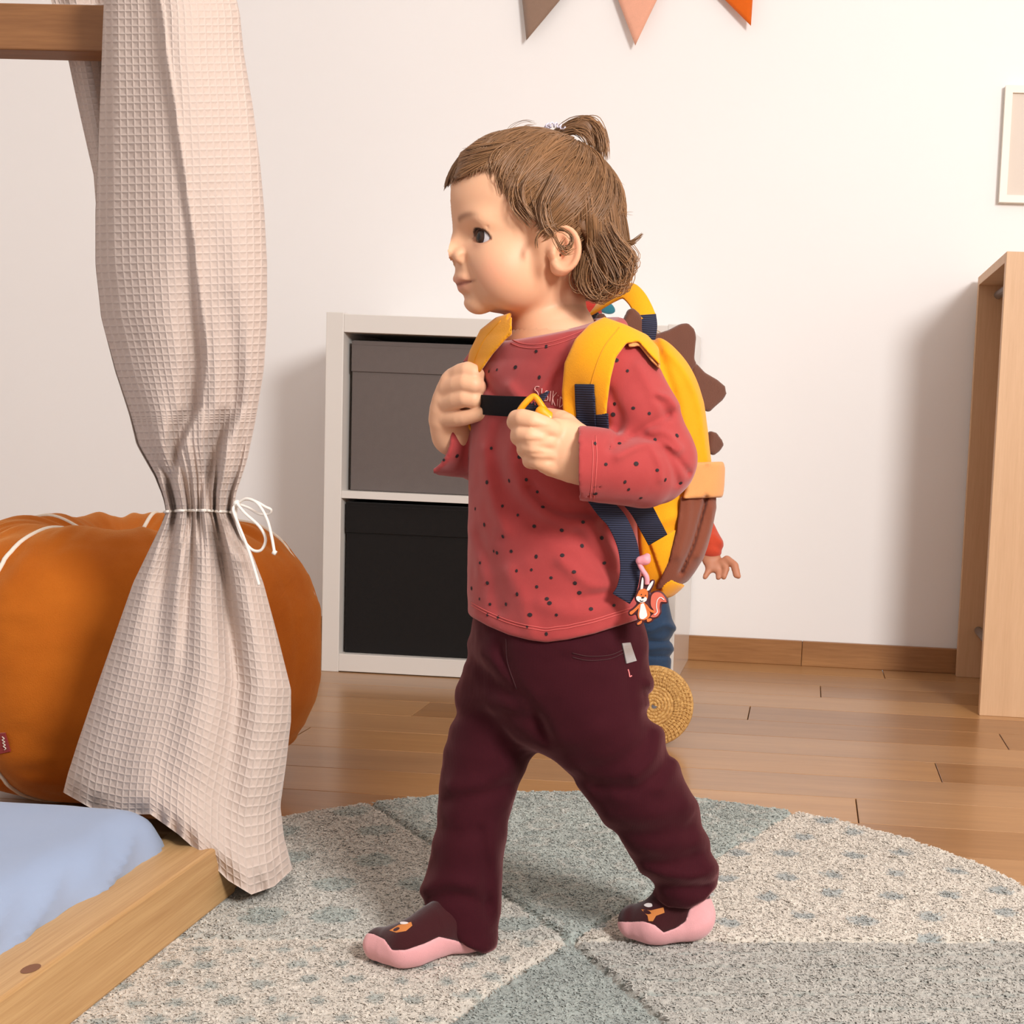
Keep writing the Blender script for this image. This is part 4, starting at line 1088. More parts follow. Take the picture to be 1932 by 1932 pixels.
# chest lettering drawn as thin strokes lying on the cloth
def strokes(name, lines, rad, mat, parent, bvh, lift=.0007):
    parts = []
    for ln in lines:
        pts = catmull(ln, max(4, 5*len(ln))) if len(ln) > 2 else resample(ln, 6)
        w = []
        for x, y in pts:
            h = hit(x, y, bvh)
            if h: c, n = np.array(h[0]), np.array(h[1]); n = n if n@(CC-c) > 0 else -n; w.append(c+n*lift)
        if len(w) > 2: parts.append(tube_geo(np.array(w), rad, 5))
    if parts:
        v, f = join_geo(parts); o = mobj(name, v, f, mat, parent); o['kind'] = 'stuff'; return o
LET = [[(1018, 730), (1012, 730), (1010, 735), (1015, 740), (1016, 745), (1010, 749)], [(1023, 733), (1022, 742)],
       [(1034, 738), (1030, 738), (1026, 747), (1028, 756), (1034, 755), (1034, 748), (1030, 748)], [(1040, 738), (1038, 758)], [(1045, 738), (1042, 764)], [(1051, 741), (1044, 752), (1048, 766)],
       [(1053, 753), (1052, 767)], [(1054, 746), (1054, 747.5)], [(1058, 749), (1056, 769)], [(1058, 749), (1063, 755), (1062, 764), (1056, 769)]]
strokes('chest_lettering', LET, .00045, m_plain('pale_pink_print', (238, 178, 170), .8), shirt, BVS)
# collar band and hem stitching
cl = [(964, 641), (985, 648), (1010, 650), (1040, 645), (1075, 634), (1105, 622)]
ms = m_plain('red_stitch', (212, 98, 94), .9)
strokes('collar_stitching', [cl, [(x, y+7) for x, y in cl]], .0004, ms, shirt, BVS, .0003)
strokes('hem_stitching', [[(x, hem_v(x)-s) for x in range(890, 1200, 20)] for s in (22, 27)]+[[(1124-k, 822+8*k/6), (1126-k, 860), (1124-k, 900), (1120-k, 944)] for k in (0, 7)], .0004, ms, shirt, BVS, .0003)

# ------------------------------------------------------------------ trousers
TR_FOLDS = [
    ([(880, 1235), (930, 1275), (985, 1330), (1020, 1380)], 10, -.006), ([(905, 1235), (955, 1275), (1000, 1320)], 10, .005),
    ([(945, 1215), (955, 1260), (1010, 1340), (1035, 1395)], 7, -.006), ([(865, 1300), (920, 1330), (985, 1335)], 12, .004), ([(845, 1345), (900, 1350), (980, 1350)], 9, -.004),
    ([(850, 1490), (900, 1480), (960, 1455)], 11, .005), ([(850, 1508), (905, 1500), (950, 1485)], 9, -.005), ([(842, 1420), (880, 1430), (960, 1420)], 14, .003),
    ([(795, 1705), (830, 1690), (870, 1690), (915, 1705)], 9, -.006), ([(800, 1680), (840, 1665), (890, 1672)], 10, .006), ([(925, 1560), (935, 1640), (938, 1720)], 8, .004), ([(905, 1570), (918, 1650), (922, 1730)], 8, -.003),
    ([(820, 1600), (860, 1610), (930, 1590)], 16, .003), ([(830, 1560), (880, 1570), (950, 1545)], 12, -.003),
    ([(1222, 1310), (1240, 1335), (1225, 1345)], 8, -.006), ([(1228, 1290), (1236, 1320)], 8, .006), ([(1040, 1400), (1100, 1395), (1190, 1365)], 14, .003),
    ([(1225, 1350), (1215, 1400), (1170, 1440), (1115, 1450)], 10, -.005), ([(1245, 1380), (1235, 1430), (1200, 1465)], 8, .005), ([(1262, 1410), (1250, 1450), (1205, 1485), (1130, 1480)], 10, -.006), ([(1275, 1440), (1240, 1490), (1160, 1500)], 10, .005),
    ([(1085, 1465), (1150, 1490), (1230, 1500)], 9, -.004), ([(1150, 1545), (1220, 1540), (1310, 1520)], 11, .004), ([(1160, 1570), (1230, 1575), (1320, 1560)], 10, -.004),
    ([(1218, 1640), (1260, 1655), (1320, 1655), (1348, 1640)], 8, .006), ([(1222, 1662), (1265, 1672), (1325, 1672)], 8, -.007), ([(1225, 1630), (1270, 1625), (1330, 1610)], 9, -.005), ([(1290, 1500), (1315, 1570), (1335, 1630)], 9, .003),
    ([(1195, 1230), (1185, 1300), (1200, 1370)], 8, -.003), ([(1060, 1240), (1110, 1250), (1180, 1235)], 8, -.002)]
NL = ((1108, 1255, 1.346, .0600, .060), (1118, 1310, 1.342, .0590, .060), (1142, 1385, 1.344, .0545, .056), (1190, 1465, 1.352, .0480, .050), (1234, 1540, 1.366, .0440, .046), (1272, 1610, 1.384, .0400, .043), (1290, 1660, 1.394, .0350, .040), (1284, 1700, 1.398, .0310, .036))
FL = ((968, 1255, 1.398, .0520, .060), (955, 1310, 1.396, .0510, .058), (930, 1385, 1.386, .0465, .052), (908, 1460, 1.374, .0400, .046), (893, 1540, 1.362, .0385, .044), (882, 1620, 1.352, .0370, .042), (869, 1700, 1.343, .0400, .043), (876, 1768, 1.338, .0345, .040))
XD = np.array([.98, .19, 0])
def trousers_sdf(p):
    u, v = pix(p)
    a = etube(p, K(*[t[:3] for t in NL]), [t[3] for t in NL], [t[4] for t in NL], XD, 15)
    b = etube(p, K(*[t[:3] for t in FL]), [t[3] for t in FL], [t[4] for t in FL], XD, 15)
    a = smax(a, (v-np.interp(u, [1215, 1225, 1260, 1300, 1330, 1350], [1688, 1692, 1712, 1716, 1700, 1676]))/1830, .0025)
    b = smax(b, (v-np.interp(u, [785, 795, 830, 880, 915, 945], [1704, 1710, 1746, 1786, 1798, 1786]))/1900, .0025)
    pel = etube(p, K((1050, 1150, 1.366), (1050, 1210, 1.367), (1050, 1275, 1.370)), [.094, .099, .098], [.078, .083, .080], TL, 6)
    d = smin(smin(a, b, .006), pel, .018)
    d = d-.8*folds(p, [(a_, s_*1.7, m_) for a_, s_, m_ in TR_FOLDS])-.0034*fbm(p*np.array([20, 20, 26]), 51, 3)
    d = smax(d, (1140-v)/1850, .003)
    return d
cord_m = NT('burgundy_corduroy'); co = cord_m.coord()
sp = cord_m.t.nodes.new('ShaderNodeSeparateXYZ'); cord_m.t.links.new(co, sp.inputs[0])
rib = cord_m.math('SINE', cord_m.math('MULTIPLY', cord_m.math('ADD', cord_m.math('ADD', sp.outputs[0], cord_m.math('MULTIPLY', sp.outputs[1], .5)), cord_m.math('MULTIPLY', cord_m.noise(5, 2, vec=co), .05)), 2200.))
n1 = cord_m.noise(18, 4, vec=co); n2 = cord_m.noise(1400, 2, vec=co)
cc = cord_m.mix(n1, lin((54, 16, 24)), lin((70, 24, 32))); cc = cord_m.mix(cord_m.math('MULTIPLY', n2, .5), cc, lin((42, 12, 18)))
cord_m.base(cc, .92, Sheen__Weight=.5, Sheen__Roughness=.35, Specular__IOR__Level=.1); cord_m.b.inputs['Sheen Tint'].default_value = (.72, .34, .34, 1)
cord_m.bump(cord_m.math('ADD', cord_m.math('MULTIPLY', rib, .12), n2), .3, .0007)
lo, hi = bounds(K((770, 1130, 1.25), (1370, 1800, 1.5)), .02); lo[1], hi[1] = 1.24, 1.49
VT, QT = surfnets(trousers_sdf, lo, hi, .0028); VT = relax(VT, QT, 1, .4)
trousers = fast_obj('trousers', VT, QT, cord_m.m, kid); trousers['label'] = 'burgundy corduroy trousers'
BVT = BVHTree.FromPolygons([Vector(v) for v in VT], [tuple(int(i) for i in q) for q in QT])
def patch(name, poly, bvh, thick, mat, parent, n=8, lift=.0006):
    """small flat patch (px quad, 4 corners) laid on a surface"""
    poly = np.array(poly, float); vs = []; fs = []
    for s in (0, 1):
        for i in range(n+1):
            for j in range(n+1):
                a, b = i/n, j/n; q = (poly[0]*(1-a)+poly[1]*a)*(1-b)+(poly[3]*(1-a)+poly[2]*a)*b
                h = hit(q[0], q[1], bvh); c, nn = np.array(h[0]), np.array(h[1]); nn = nn if nn@(CC-c) > 0 else -nn
                vs.append(c+nn*(lift+(thick if s else 0)))
    m = n+1
    for s in (0, 1):
        for i in range(n):
            for j in range(n):
                a = s*m*m+i*m+j; fs.append((a, a+1, a+m+1, a+m) if s else (a, a+m, a+m+1, a+1))
    rim = [(i, 0) for i in range(n)]+[(n, j) for j in range(n)]+[(n-i, n) for i in range(n)]+[(0, n-j) for j in range(n)]
    for k in range(len(rim)):
        a, b = rim[k], rim[(k+1) % len(rim)]; fs.append((a[0]*m+a[1], b[0]*m+b[1], m*m+b[0]*m+b[1], m*m+a[0]*m+a[1]))
    return mobj(name, vs, fs, mat, parent, False)
o = patch('pocket_tag', [(1172, 1214), (1187, 1212), (1199, 1247), (1180, 1252)], BVT, .0012, m_plain('silver_tag', (176, 172, 172), .3, .1, 200, Metallic=.5), trousers); o['label'] = 'small silver label sewn at the pocket'
strokes('pocket_stitching', [[(1080, 1232), (1110, 1238), (1150, 1236), (1175, 1226)], [(1080, 1240), (1110, 1246), (1150, 1243), (1176, 1232)], [(955, 1205), (958, 1250), (975, 1300)]], .0005, m_plain('dark_stitch', (62, 24, 28), .9), trousers, BVT, .0003)
strokes('pink_stitch', [[(1184, 1263), (1186, 1270), (1187, 1277)], [(1187, 1277), (1191, 1275)]], .0007, m_plain('pink_thread', (238, 130, 130), .8), trousers, BVT, .0006)

# ------------------------------------------------------------------ socks
PINK = m_fabric('pink_knit', (234, 168, 170), .9, .05, 1100, .3, .3); BURG = m_fabric('burgundy_knit', (60, 19, 23), .92, .08, 1100, .35, .22)
def foot_near(p):
    t = G(1196, 1772, .016)+UP*.0195; b = G(1238, 1778, .016)+UP*.0215; m = G(1280, 1776, .016)+UP*.026
    h = P(1306, 1728, 1.402); a = P(1286, 1690, 1.398)
    d = chain(p, [t, b, m], [.0180, .0210, .0200], n=6); d = smin(d, chain(p, [b, h], [.020, .0205]), .012); d = smin(d, chain(p, [m, h, a], [.017, .0225, .0255]), .014)
    d = smin(d, chain(p, [b+UP*.006, a], [.016, .024]), .014); return smax(d, .0168-p[:, 2], .003)-.0006*fbm(p*70, 61, 2)
def foot_far(p):
    t = G(716, 1812, .016)+UP*.017; b = G(768, 1822, .016)+UP*.0205; m = G(830, 1806, .016)+UP*.021
    h = G(884, 1794, .016)+UP*.022; a = P(872, 1728, 1.336)
    d = chain(p, [t, b, m, h], [.0165, .0205, .0190, .0195], n=8); d = smin(d, chain(p, [b+UP*.003, m+UP*.018, a], [.018, .021, .026], n=6), .014); d = smin(d, chain(p, [h, a], [.0190, .0210]), .012)
    return smax(d, .0168-p[:, 2], .003)-.0006*fbm(p*70, 62, 2)
def sock(f, pts, pinkpoly, faces):
    lo, hi = bounds(pts, .035); V, Q = surfnets(f, lo, hi, .0016); V = relax(V, Q, 1, .4)
    pd = lambda p: poly2d(*pix(p), pinkpoly)/1900
    a = sdf_obj('sock', lambda p: smax(f(p), -.0005-pd(p), .0008), lo, hi, .0014, BURG, kid); a['label'] = 'burgundy and pink sock'
    b = sdf_obj('sock_sole', lambda p: smax(f(p)-.0003, pd(p), .0008), lo, hi, .0014, PINK, a); b['label'] = 'pink toe and sole'
    bv = BVHTree.FromPolygons([Vector(x) for x in V], [tuple(int(i) for i in q) for q in Q])
    for nm, poly, m in faces:
        poly = np.array(poly, float); c0 = poly.mean(0); vs = []
        for q in [c0]+list(poly)+list(c0+(poly-c0)*.97):
            h = hit(q[0], q[1], bv)
            if not h: break
            p_, n_ = np.array(h[0]), np.array(h[1]); n_ = n_ if n_@(CC-p_) > 0 else -n_; vs.append(p_+n_*.0005)
        k = len(poly)
        if len(vs) == 1+2*k: mobj(nm, vs[:k+1], [(0, 1+i, 1+(i+1) % k) for i in range(k)], m, a)
ORG = m_plain('orange_knit', (202, 124, 62), .9); WHT = m_plain('white_knit', (232, 222, 220), .9)
def blob(x, y, rx, ry, n=12, wob=.12): return [(x+rx*math.cos(t)*(1+wob*math.sin(3*t+x)), y+ry*math.sin(t)) for t in np.linspace(0, 2*math.pi, n, endpoint=False)]
sock(foot_near, K((1180, 1780, 1.37), (1330, 1690, 1.42)), [(1150, 1738), (1190, 1739), (1215, 1738), (1236, 1745), (1252, 1759), (1276, 1750), (1293, 1738), (1300, 1716), (1318, 1700), (1360, 1690), (1360, 1830), (1150, 1830)],
     [('sock_motif', [(1210, 1716), (1228, 1718), (1252, 1712), (1254, 1722), (1238, 1728), (1232, 1738), (1224, 1738), (1222, 1728)], ORG), ('sock_motif', blob(1224, 1708, 8, 4), WHT)])
sock(foot_far, K((690, 1820, 1.29), (915, 1710, 1.36)), [(660, 1755), (705, 1762), (726, 1772), (740, 1792), (765, 1792), (800, 1780), (828, 1767), (860, 1774), (912, 1794), (930, 1850), (660, 1850)],
     [('sock_motif', [(735, 1756), (752, 1746), (776, 1740), (778, 1747), (766, 1757), (748, 1760)], ORG), ('sock_motif', blob(762, 1742, 8, 2.5), WHT)])
# ------------------------------------------------------------------ hair
HAIRPOLY = np.array([(830, 352), (848, 355), (880, 338), (912, 326), (935, 322), (948, 362), (965, 385), (988, 404), (1010, 428), (1032, 446), (1045, 432), (1062, 424), (1085, 430), (1101, 458), (1101, 492), (1092, 522), (1088, 538),
                     (1104, 562), (1130, 570), (1168, 560), (1205, 520), (1225, 400), (1210, 300), (1150, 220), (1050, 205), (930, 220), (840, 290)], float)
def hair_region(q):
    m = q.copy(); m[:, 1] = np.abs(m[:, 1]); u, v = pix(fromlocal(m)); return poly2d(u, v, HAIRPOLY)/1840
def hair_cap(p):
    q = tolocal(p); d = smin(cranium(q), ell(q, (-.030, 0, -.020), (.056, .054, .050)), .03)-.0050
    # combed mass: fuller at the back of the head and the nape
    d = smin(d, ell(q, (-.060, 0, -.030), (.034, .048, .044)), .02)
    d = d-.0015*np.sin(q[:, 1]*240+q[:, 0]*90)-.0012*fbm(q*90, 71, 2)
    d = smax(d, hair_region(q)+.003, .004)
    return d
hm = NT('brown_hair'); at = hm.t.nodes.new('ShaderNodeVertexColor'); at.layer_name = 'col'
hm.base(at.outputs[0], .36, Specular__IOR__Level=.5); hm.b.inputs['Anisotropic'].default_value = .4
hcm = m_plain('brown_hair_base', (112, 79, 52), .6, .15, 300)
lo, hi = bounds([P(830, 200, 1.25), P(1230, 600, 1.48)], 0); lo[1], hi[1] = 1.25, 1.48
Vc, Qc = surfnets(hair_cap, lo, hi, .0024); Vc = relax(Vc, Qc, 2, .5)
hair = fast_obj('hair', Vc, Qc, hcm, kid); hair['label'] = 'fine brown hair with a small tied tuft on top'
BVC = BVHTree.FromPolygons([Vector(v) for v in Vc], [tuple(int(i) for i in q) for q in Qc])
crown = np.array([-.037, 0, .090])
def relax_path(w):
    for _ in range(3): w[1:-1] = w[1:-1]*.5+.25*(w[:-2]+w[2:])
    return catmull(w, 12)
def strands():
    parts_v = []; parts_f = []; cols = []; off = 0
    def add(path, r0, shade):
        nonlocal off
        n = len(path); r = r0*np.clip(np.minimum(np.linspace(.6, 6, n), np.linspace(5, .25, n)), .2, 1)
        v, f = tube_geo(path, r, 3, False, False); parts_v.append(np.array(v)); parts_f.append(np.array(f)+off); off += len(v)
        c = np.array(lin((127, 91, 60)))*shade; t = np.linspace(.9, 1.15, n)
        cols.append(np.repeat(np.clip(c[None]*t[:, None], 0, 1), 3, 0))
    rg = np.random.default_rng(3)
    ax = (crown-CRC)/np.linalg.norm(crown-CRC)
    e1 = np.array([1., 0, 0])-ax*ax[0]; e1 /= np.linalg.norm(e1); e2 = np.cross(ax, e1)
    n_str = 5500
    phis = rg.uniform(-math.pi, math.pi, n_str); starts = rg.uniform(.03, 1.6, n_str)**.95
    for i in range(n_str):
        ph = phis[i]; st = starts[i]; L = rg.uniform(.5, 1.05); n = 11
        # fine clumps share a wiggle
        cl = math.floor(ph*34/math.pi); ch = math.sin(cl*12.9898)*43758.5453; ch -= math.floor(ch)
        dph = (ph*34/math.pi-cl-.5)*-.45*math.pi/34
        t = st+np.linspace(0, L, n); tt = np.linspace(0, 1, n)
        sw = (-.10 if abs(ph) > 1.2 else .10)*np.sign(ph)                      # hair sweeps a little backwards
        pa = ph+dph*tt+sw*tt*(.4+ch)+.05*np.sin(tt*3+ch*9)*rg.uniform(.3, 1)+.02*rg.normal()
        dirs = np.cos(t)[:, None]*ax+np.sin(t)[:, None]*(np.cos(pa)[:, None]*e1+np.sin(pa)[:, None]*e2)
        rad = 1/np.sqrt(np.sum((dirs/CRR)**2, 1)); base = CRC+dirs*rad[:, None]
        lift = .0052+rg.uniform(0, .0030)+.0012*math.sin(ch*20)
        nrm = (base-CRC)/CRR**2; nrm /= np.linalg.norm(nrm, axis=1)[:, None]
        # below the widest part the hair hangs straight down instead of hugging the skull
        path = base+nrm*(lift*np.interp(base[:, 0], [.0, .05, .08], [1, .75, .35]))[:, None]
        k = np.clip((-.012-path[:, 2])/.03, 0, 1)
        back = path[:, 0] < -.02
        path[:, 0] -= np.where(back, k*.012, 0)
        # curls at the nape
        kk = np.clip((-.030-path[:, 2])/.03, 0, 1)*(path[:, 0] < -.015)
        path[:, 0] += kk*.007*np.cos(tt*9+ch*6.28); path[:, 1] += kk*.007*np.sin(tt*9+ch*6.28)
        reg = hair_region(path); fr_ = np.clip((path[-1, 0]-.02)/.04, 0, 1); over = (.003+.007*rg.random())*(1-fr_)+(-.002+.003*rg.random())*fr_
        bad = np.where(reg > over)[0]
        if len(bad):
            if bad[0] < 4: continue
            path = path[:bad[0]]
        if len(path) < 4: continue
        path = path+rg.normal(0, .0004, (1, 3))
        add(fromlocal(resample(path, 9)), rg.uniform(.00042, .00075), rg.uniform(.85, 1.3)*(1+.3*(ch-.5)))
    # guide locks: list of (px polyline with depth, count, spread px, radius)
    def lock(pts, cnt, spread, spread_end=None, curl=0, r=.0005, sh=(.8, 1.5)):
        pts = np.array(pts, float)
        for _ in range(cnt):
            o = rg.normal(0, 1, 3); se = spread if spread_end is None else spread_end; k = np.linspace(0, 1, len(pts))[:, None]
            jit = o*(spread*(1-k)+se*k)*np.array([1, 1, 1/1840.]); q = pts+jit+rg.normal(0, 1, pts.shape)*np.array([1, 1, .0004])*1.2
            w = np.array([P(*a) for a in catmull(q, 12)])
            if curl:
                a = np.linspace(0, curl, 12)+rg.uniform(0, .6); w = w+.004*np.stack([np.cos(a), np.sin(a), np.sin(a*.7)], 1)*np.linspace(0, 1, 12)[:, None]
            add(w, r, rg.uniform(*sh))
    Y = 1.385
    # tuft on top
    lock([(1052, 250, Y), (1078, 236, Y), (1105, 231, Y), (1126, 244, Y), (1136, 268, Y), (1137, 297, Y)], 110, 4, 6)
    lock([(1055, 250, Y), (1085, 240, Y), (1112, 243, Y), (1125, 262, Y), (1128, 282, Y)], 90, 4, 6)
    lock([(1060, 252, Y-.01), (1088, 246, Y-.012), (1105, 255, Y-.012), (1116, 275, Y-.01)], 70, 4, 5)
    lock([(1075, 238, Y), (1098, 226, Y), (1118, 229, Y), (1133, 250, Y), (1139, 280, Y)], 30, 3, 5)
    # forehead fringe and temples
    lock([(985, 255, 1.345), (930, 275, 1.335), (888, 306, 1.335), (856, 344, 1.338)], 50, 4, 3)
    lock([(1000, 262, 1.32), (950, 285, 1.30), (928, 308, 1.294), (928, 332, 1.292)], 35, 6, 6)
    lock([(1010, 268, 1.312), (965, 300, 1.294), (948, 332, 1.288), (952, 362, 1.288)], 35, 6, 6)
    lock([(1020, 300, 1.300), (985, 345, 1.287), (985, 385, 1.285), (1005, 415, 1.286)], 50, 8, 8)
    lock([(1045, 330, 1.293), (1020, 380, 1.285), (1025, 420, 1.284), (1040, 440, 1.285)], 40, 7, 6)
    # surface layer: strands combed over the cap, away from the tuft
    cr = np.array([1072., 250.])
    def sm(x, y, k): return math.sin(x*.021*k+y*.013)+math.sin(y*.027*k-x*.009+1.3)
    for _ in range(3200):
        a = np.array([rg.uniform(842, 1192), rg.uniform(238, 520)])
        if a[0] < 1098 and a[1] > 425: continue
        pts = [a]; step = rg.uniform(11, 17)
        for k_ in range(11):
            q_ = pts[-1]; d_ = q_-cr; d_ /= np.linalg.norm(d_)+1e-6; g_ = np.clip((q_[1]-300)/120, 0, .8)
            d_ = d_*(1-g_)+np.array([.10+.06*sm(q_[0], 0, 1), 1.])*g_; d_ /= np.linalg.norm(d_)
            pts.append(q_+d_*step)
        w = []; lf = rg.uniform(.0004, .0022)
        for k_, (x, y) in enumerate(pts):
            h = hit(x, y, BVC)
            if h is None or (1030 < x < 1099 and y > 424): break
            c_, n_ = np.array(h[0]), np.array(h[1]); n_ = n_ if n_@(CC-c_) > 0 else -n_
            w.append(c_+n_*lf)
        if len(w) > 4:
            if a[0] < 960: w = w[:6]
            cl_ = math.sin(math.atan2(a[1]-cr[1], a[0]-cr[0])*55)
            add(relax_path(np.array(w)), rg.uniform(.00030, .00055), (1.12+.22*cl_)*rg.uniform(.85, 1.2)*(1.35 if rg.random() < .10 else 1))
    # strand across the ear front
    lock([(1050, 424, 1.283), (1030, 430, 1.280), (1014, 446, 1.279), (1012, 468, 1.280)], 7, 2, 2)
    lock([(1048, 432, 1.281), (1068, 436, 1.276), (1080, 450, 1.275), (1072, 468, 1.276), (1058, 464, 1.276), (1066, 452, 1.276)], 12, 2.5, 2.5, r=.0004)
    lock([(1044, 440, 1.281), (1052, 460, 1.276), (1066, 478, 1.275), (1084, 472, 1.276)], 8, 2.5, 2.5, r=.0004)
    # back of the head, nape curls and flicks
    for (x0, y0, pts, c) in ((0, 0, [(1150, 420), (1166, 455), (1185, 478), (1193, 497), (1182, 512), (1172, 502)], 40), (0, 0, [(1140, 440), (1158, 480), (1172, 515), (1166, 545), (1148, 556)], 60),
                             (0, 0, [(1112, 470), (1122, 510), (1138, 545), (1128, 562), (1108, 556)], 60), (0, 0, [(1105, 480), (1098, 520), (1108, 550), (1128, 562), (1142, 548)], 55), (0, 0, [(1160, 470), (1184, 500), (1176, 530), (1158, 538), (1150, 522)], 50),
                             (0, 0, [(1125, 460), (1150, 500), (1160, 535), (1145, 560), (1122, 566)], 55), (0, 0, [(1092, 500), (1086, 528), (1096, 548), (1116, 552)], 30), (0, 0, [(1135, 520), (1152, 540), (1172, 545), (1182, 530)], 40)):
        for dy in (1.315, 1.345, 1.38):
            lock([(a, b, dy) for a, b in pts], c//2, 6, 6, 1.5)
    lock([(1160, 462, 1.36), (1180, 457, 1.36), (1196, 454, 1.36), (1211, 442, 1.36)], 14, 2, 1.2)
    lock([(1165, 468, 1.36), (1185, 462, 1.36), (1200, 458, 1.36)], 8, 2, 1.2)
    for a in ([(950, 262), (965, 240), (990, 228), (1012, 232)], [(970, 252), (990, 236), (1010, 234)], [(1120, 330), (1150, 332), (1172, 345)], [(930, 270), (915, 280), (900, 298)], [(1160, 400), (1190, 402)], [(1085, 232), (1105, 222), (1128, 232)]):
        lock([(x, y, 1.36) for x, y in a], 3, 2, 3, r=.00022, sh=(1.1, 1.7))
    V = np.vstack(parts_v); Fq = np.vstack(parts_f); C = np.vstack(cols)
    o = fast_obj('hair_strands', V, Fq, hm.m, hair); set_col(o, C); o['kind'] = 'stuff'
strands()
def tuft_core(p):
    return smin(chain(p, K((1050, 252, 1.385), (1082, 242, 1.385), (1108, 240, 1.385)), (.005, .0065, .0065)), chain(p, K((1108, 240, 1.385), (1124, 258, 1.385), (1129, 282, 1.385)), (.0062, .0052, .0022)), .005)-.0008*fbm(p*160, 75, 2)
lo, hi = bounds(K((1035, 225, 1.37), (1145, 300, 1.40)), .012)
o = sdf_obj('hair_tuft', tuft_core, lo, hi, .0016, hcm, hair)
a = np.linspace(0, 2*math.pi*13, 260); c = P(1049, 245, 1.380); tx = np.array([.93, 0, -.05]); tx /= np.linalg.norm(tx); tz = np.array([0, .94, -.34])
th = a/13; R_ = .0092+.0022*np.cos(a); ring = c+np.outer(R_*np.cos(th), tx)+np.outer(R_*np.sin(th), tz)+np.outer(.0021*np.sin(a), np.cross(tx, tz))
ht = tube('hair_tie', ring, .00085, m_plain('lilac_coil', (222, 212, 226), .25), hair, 6, True); ht['label'] = 'pale lilac spiral hair tie'
# ================================================================== BACKPACK
YEL = m_fabric('yellow_canvas', (240, 158, 10), .8, .05, 900, .3, .2); YEL2 = m_fabric('yellow_padding', (242, 162, 14), .8, .04, 900, .3, .2)
BRN = m_fabric('brown_felt', (98, 60, 46), .95, .08, 700, .4, .4); BRN2 = m_fabric('brown_canvas', (124, 66, 46), .85, .06, 900, .3, .2)
TAN = m_fabric('tan_canvas', (218, 152, 92), .85, .05, 900, .3, .2); YPL = m_plain('yellow_plastic', (240, 160, 20), .3, .02, 10)
def m_web():
    t = NT('navy_webbing'); U_ = t.coord('UV'); sep = t.t.nodes.new('ShaderNodeSeparateXYZ'); t.t.links.new(t.coord(), sep.inputs[0])
    r = t.math('SINE', t.math('MULTIPLY', sep.outputs[2], 2900.)); r = t.math('MULTIPLY_ADD', r, .5, .5)
    t.base(t.mix(r, lin((24, 26, 42)), lin((52, 56, 80))), .75, Specular__IOR__Level=.3); t.bump(r, .5, .0008); return t.m
WEB = m_web(); BLK = m_fabric('black_webbing', (12, 10, 15), .9, .1, 1200, .4, 0)
pack = empty('backpack', tuple(P(1250, 1110, 1.44)), 'yellow children\'s backpack with brown dinosaur spikes worn by the toddler', 'backpack')
TC = P(1043, 860, 1.363)[:2]
def topack(p):
    q = p[:, :2]-TC; return q@TL[:2], q@(-TF[:2]), p[:, 2]
def frompack(l, b, z): return np.array([TC[0]+l*TL[0]-b*TF[0], TC[1]+l*TL[1]-b*TF[1], z])
ZB, ZT = .382, .655
def pack_sdf(p):
    l, b, z = topack(p); u, v = pix(p)
    zc = (ZB+ZT)/2; hz = (ZT-ZB)/2
    k = np.clip((z-ZB)/(ZT-ZB), 0, 1)
    dep = np.interp(k, [0, .2, .35, .5, .75, 1], [.027, .035, .040, .041, .033, .018]); bc = .078+dep-.004
    rr = .042
    qx = np.abs(l)-(.078-rr); qy = np.abs(b-bc)-(dep+.006-rr*.8); qz = np.abs(z-zc)-(hz-.055)
    d = np.sqrt(np.maximum(qx, 0)**2+np.maximum(qy, 0)**2+(np.maximum(qz, 0)*rr/.055)**2)+np.minimum(np.maximum(qx, np.maximum(qy, qz)), 0)-rr
    d = d-folds(p, [([(1232, 640), (1252, 690), (1275, 760), (1288, 850), (1290, 930)], 7, -.004), ([(1255, 660), (1290, 700), (1318, 760), (1330, 840), (1335, 870)], 6, .0025), ([(1300, 840), (1306, 870)], 8, -.003), ([(1210, 960), (1235, 985), (1270, 975)], 12, .004), ([(1332, 938), (1322, 975), (1306, 1030), (1284, 1080)], 4, -.006), ([(1345, 960), (1338, 1000), (1318, 1050)], 8, .003), ([(1300, 945), (1296, 990), (1280, 1050)], 8, .003)])
    d = d-.0012*fbm(p*30, 81, 2)
    d = smax(d, -(torso_sdf(p)-.003), .004)
    return d
lo, hi = bounds([frompack(s*.1, b, z) for s in (-1, 1) for b in (.03, .22) for z in (.37, .69)], .012)
VP, QP = surfnets(pack_sdf, lo, hi, .0028); VP = relax(VP, QP, 1, .4)
pk = fast_obj('pack_body', VP, QP, YEL, pack); pk['label'] = 'yellow canvas body'
BVP = BVHTree.FromPolygons([Vector(v) for v in VP], [tuple(int(i) for i in q) for q in QP])
def shell(name, field, poly, t0, t1, mat, parent, h=.0018, extra=None, ylim=None, pad=.02, rnd=.002):
    """a layer between offsets t0..t1 of a surface, inside a pixel outline"""
    poly = np.array(poly, float); ym = ylim or (1.18, 1.62)
    def f(p):
        u, v = pix(p); d = field(p); s = np.maximum(t0-d, d-t1)
        s = smax(s, poly2d(u, v, poly)/1850, rnd)
        s = np.maximum(s, np.maximum(ym[0]-p[:, 1], p[:, 1]-ym[1]))
        return s if extra is None else np.maximum(s, extra(p))
    pts = [P(x, y, Y) for x, y in poly for Y in ym]; lo, hi = bounds(pts, .004); lo[1], hi[1] = ym[0]-.004, ym[1]+.004
    V, Q = surfnets(f, lo, hi, h); V = relax(V, Q, 1, .4); return fast_obj(name, V, Q, mat, parent)
sh_f = strap_field
o = shell('pack_base', pack_sdf, [(1250, 1104), (1266, 1092), (1290, 1103), (1315, 1102), (1300, 1125), (1240, 1130)], -.004, .0072, YEL2, pack, .0018, ylim=(1.30, 1.50))
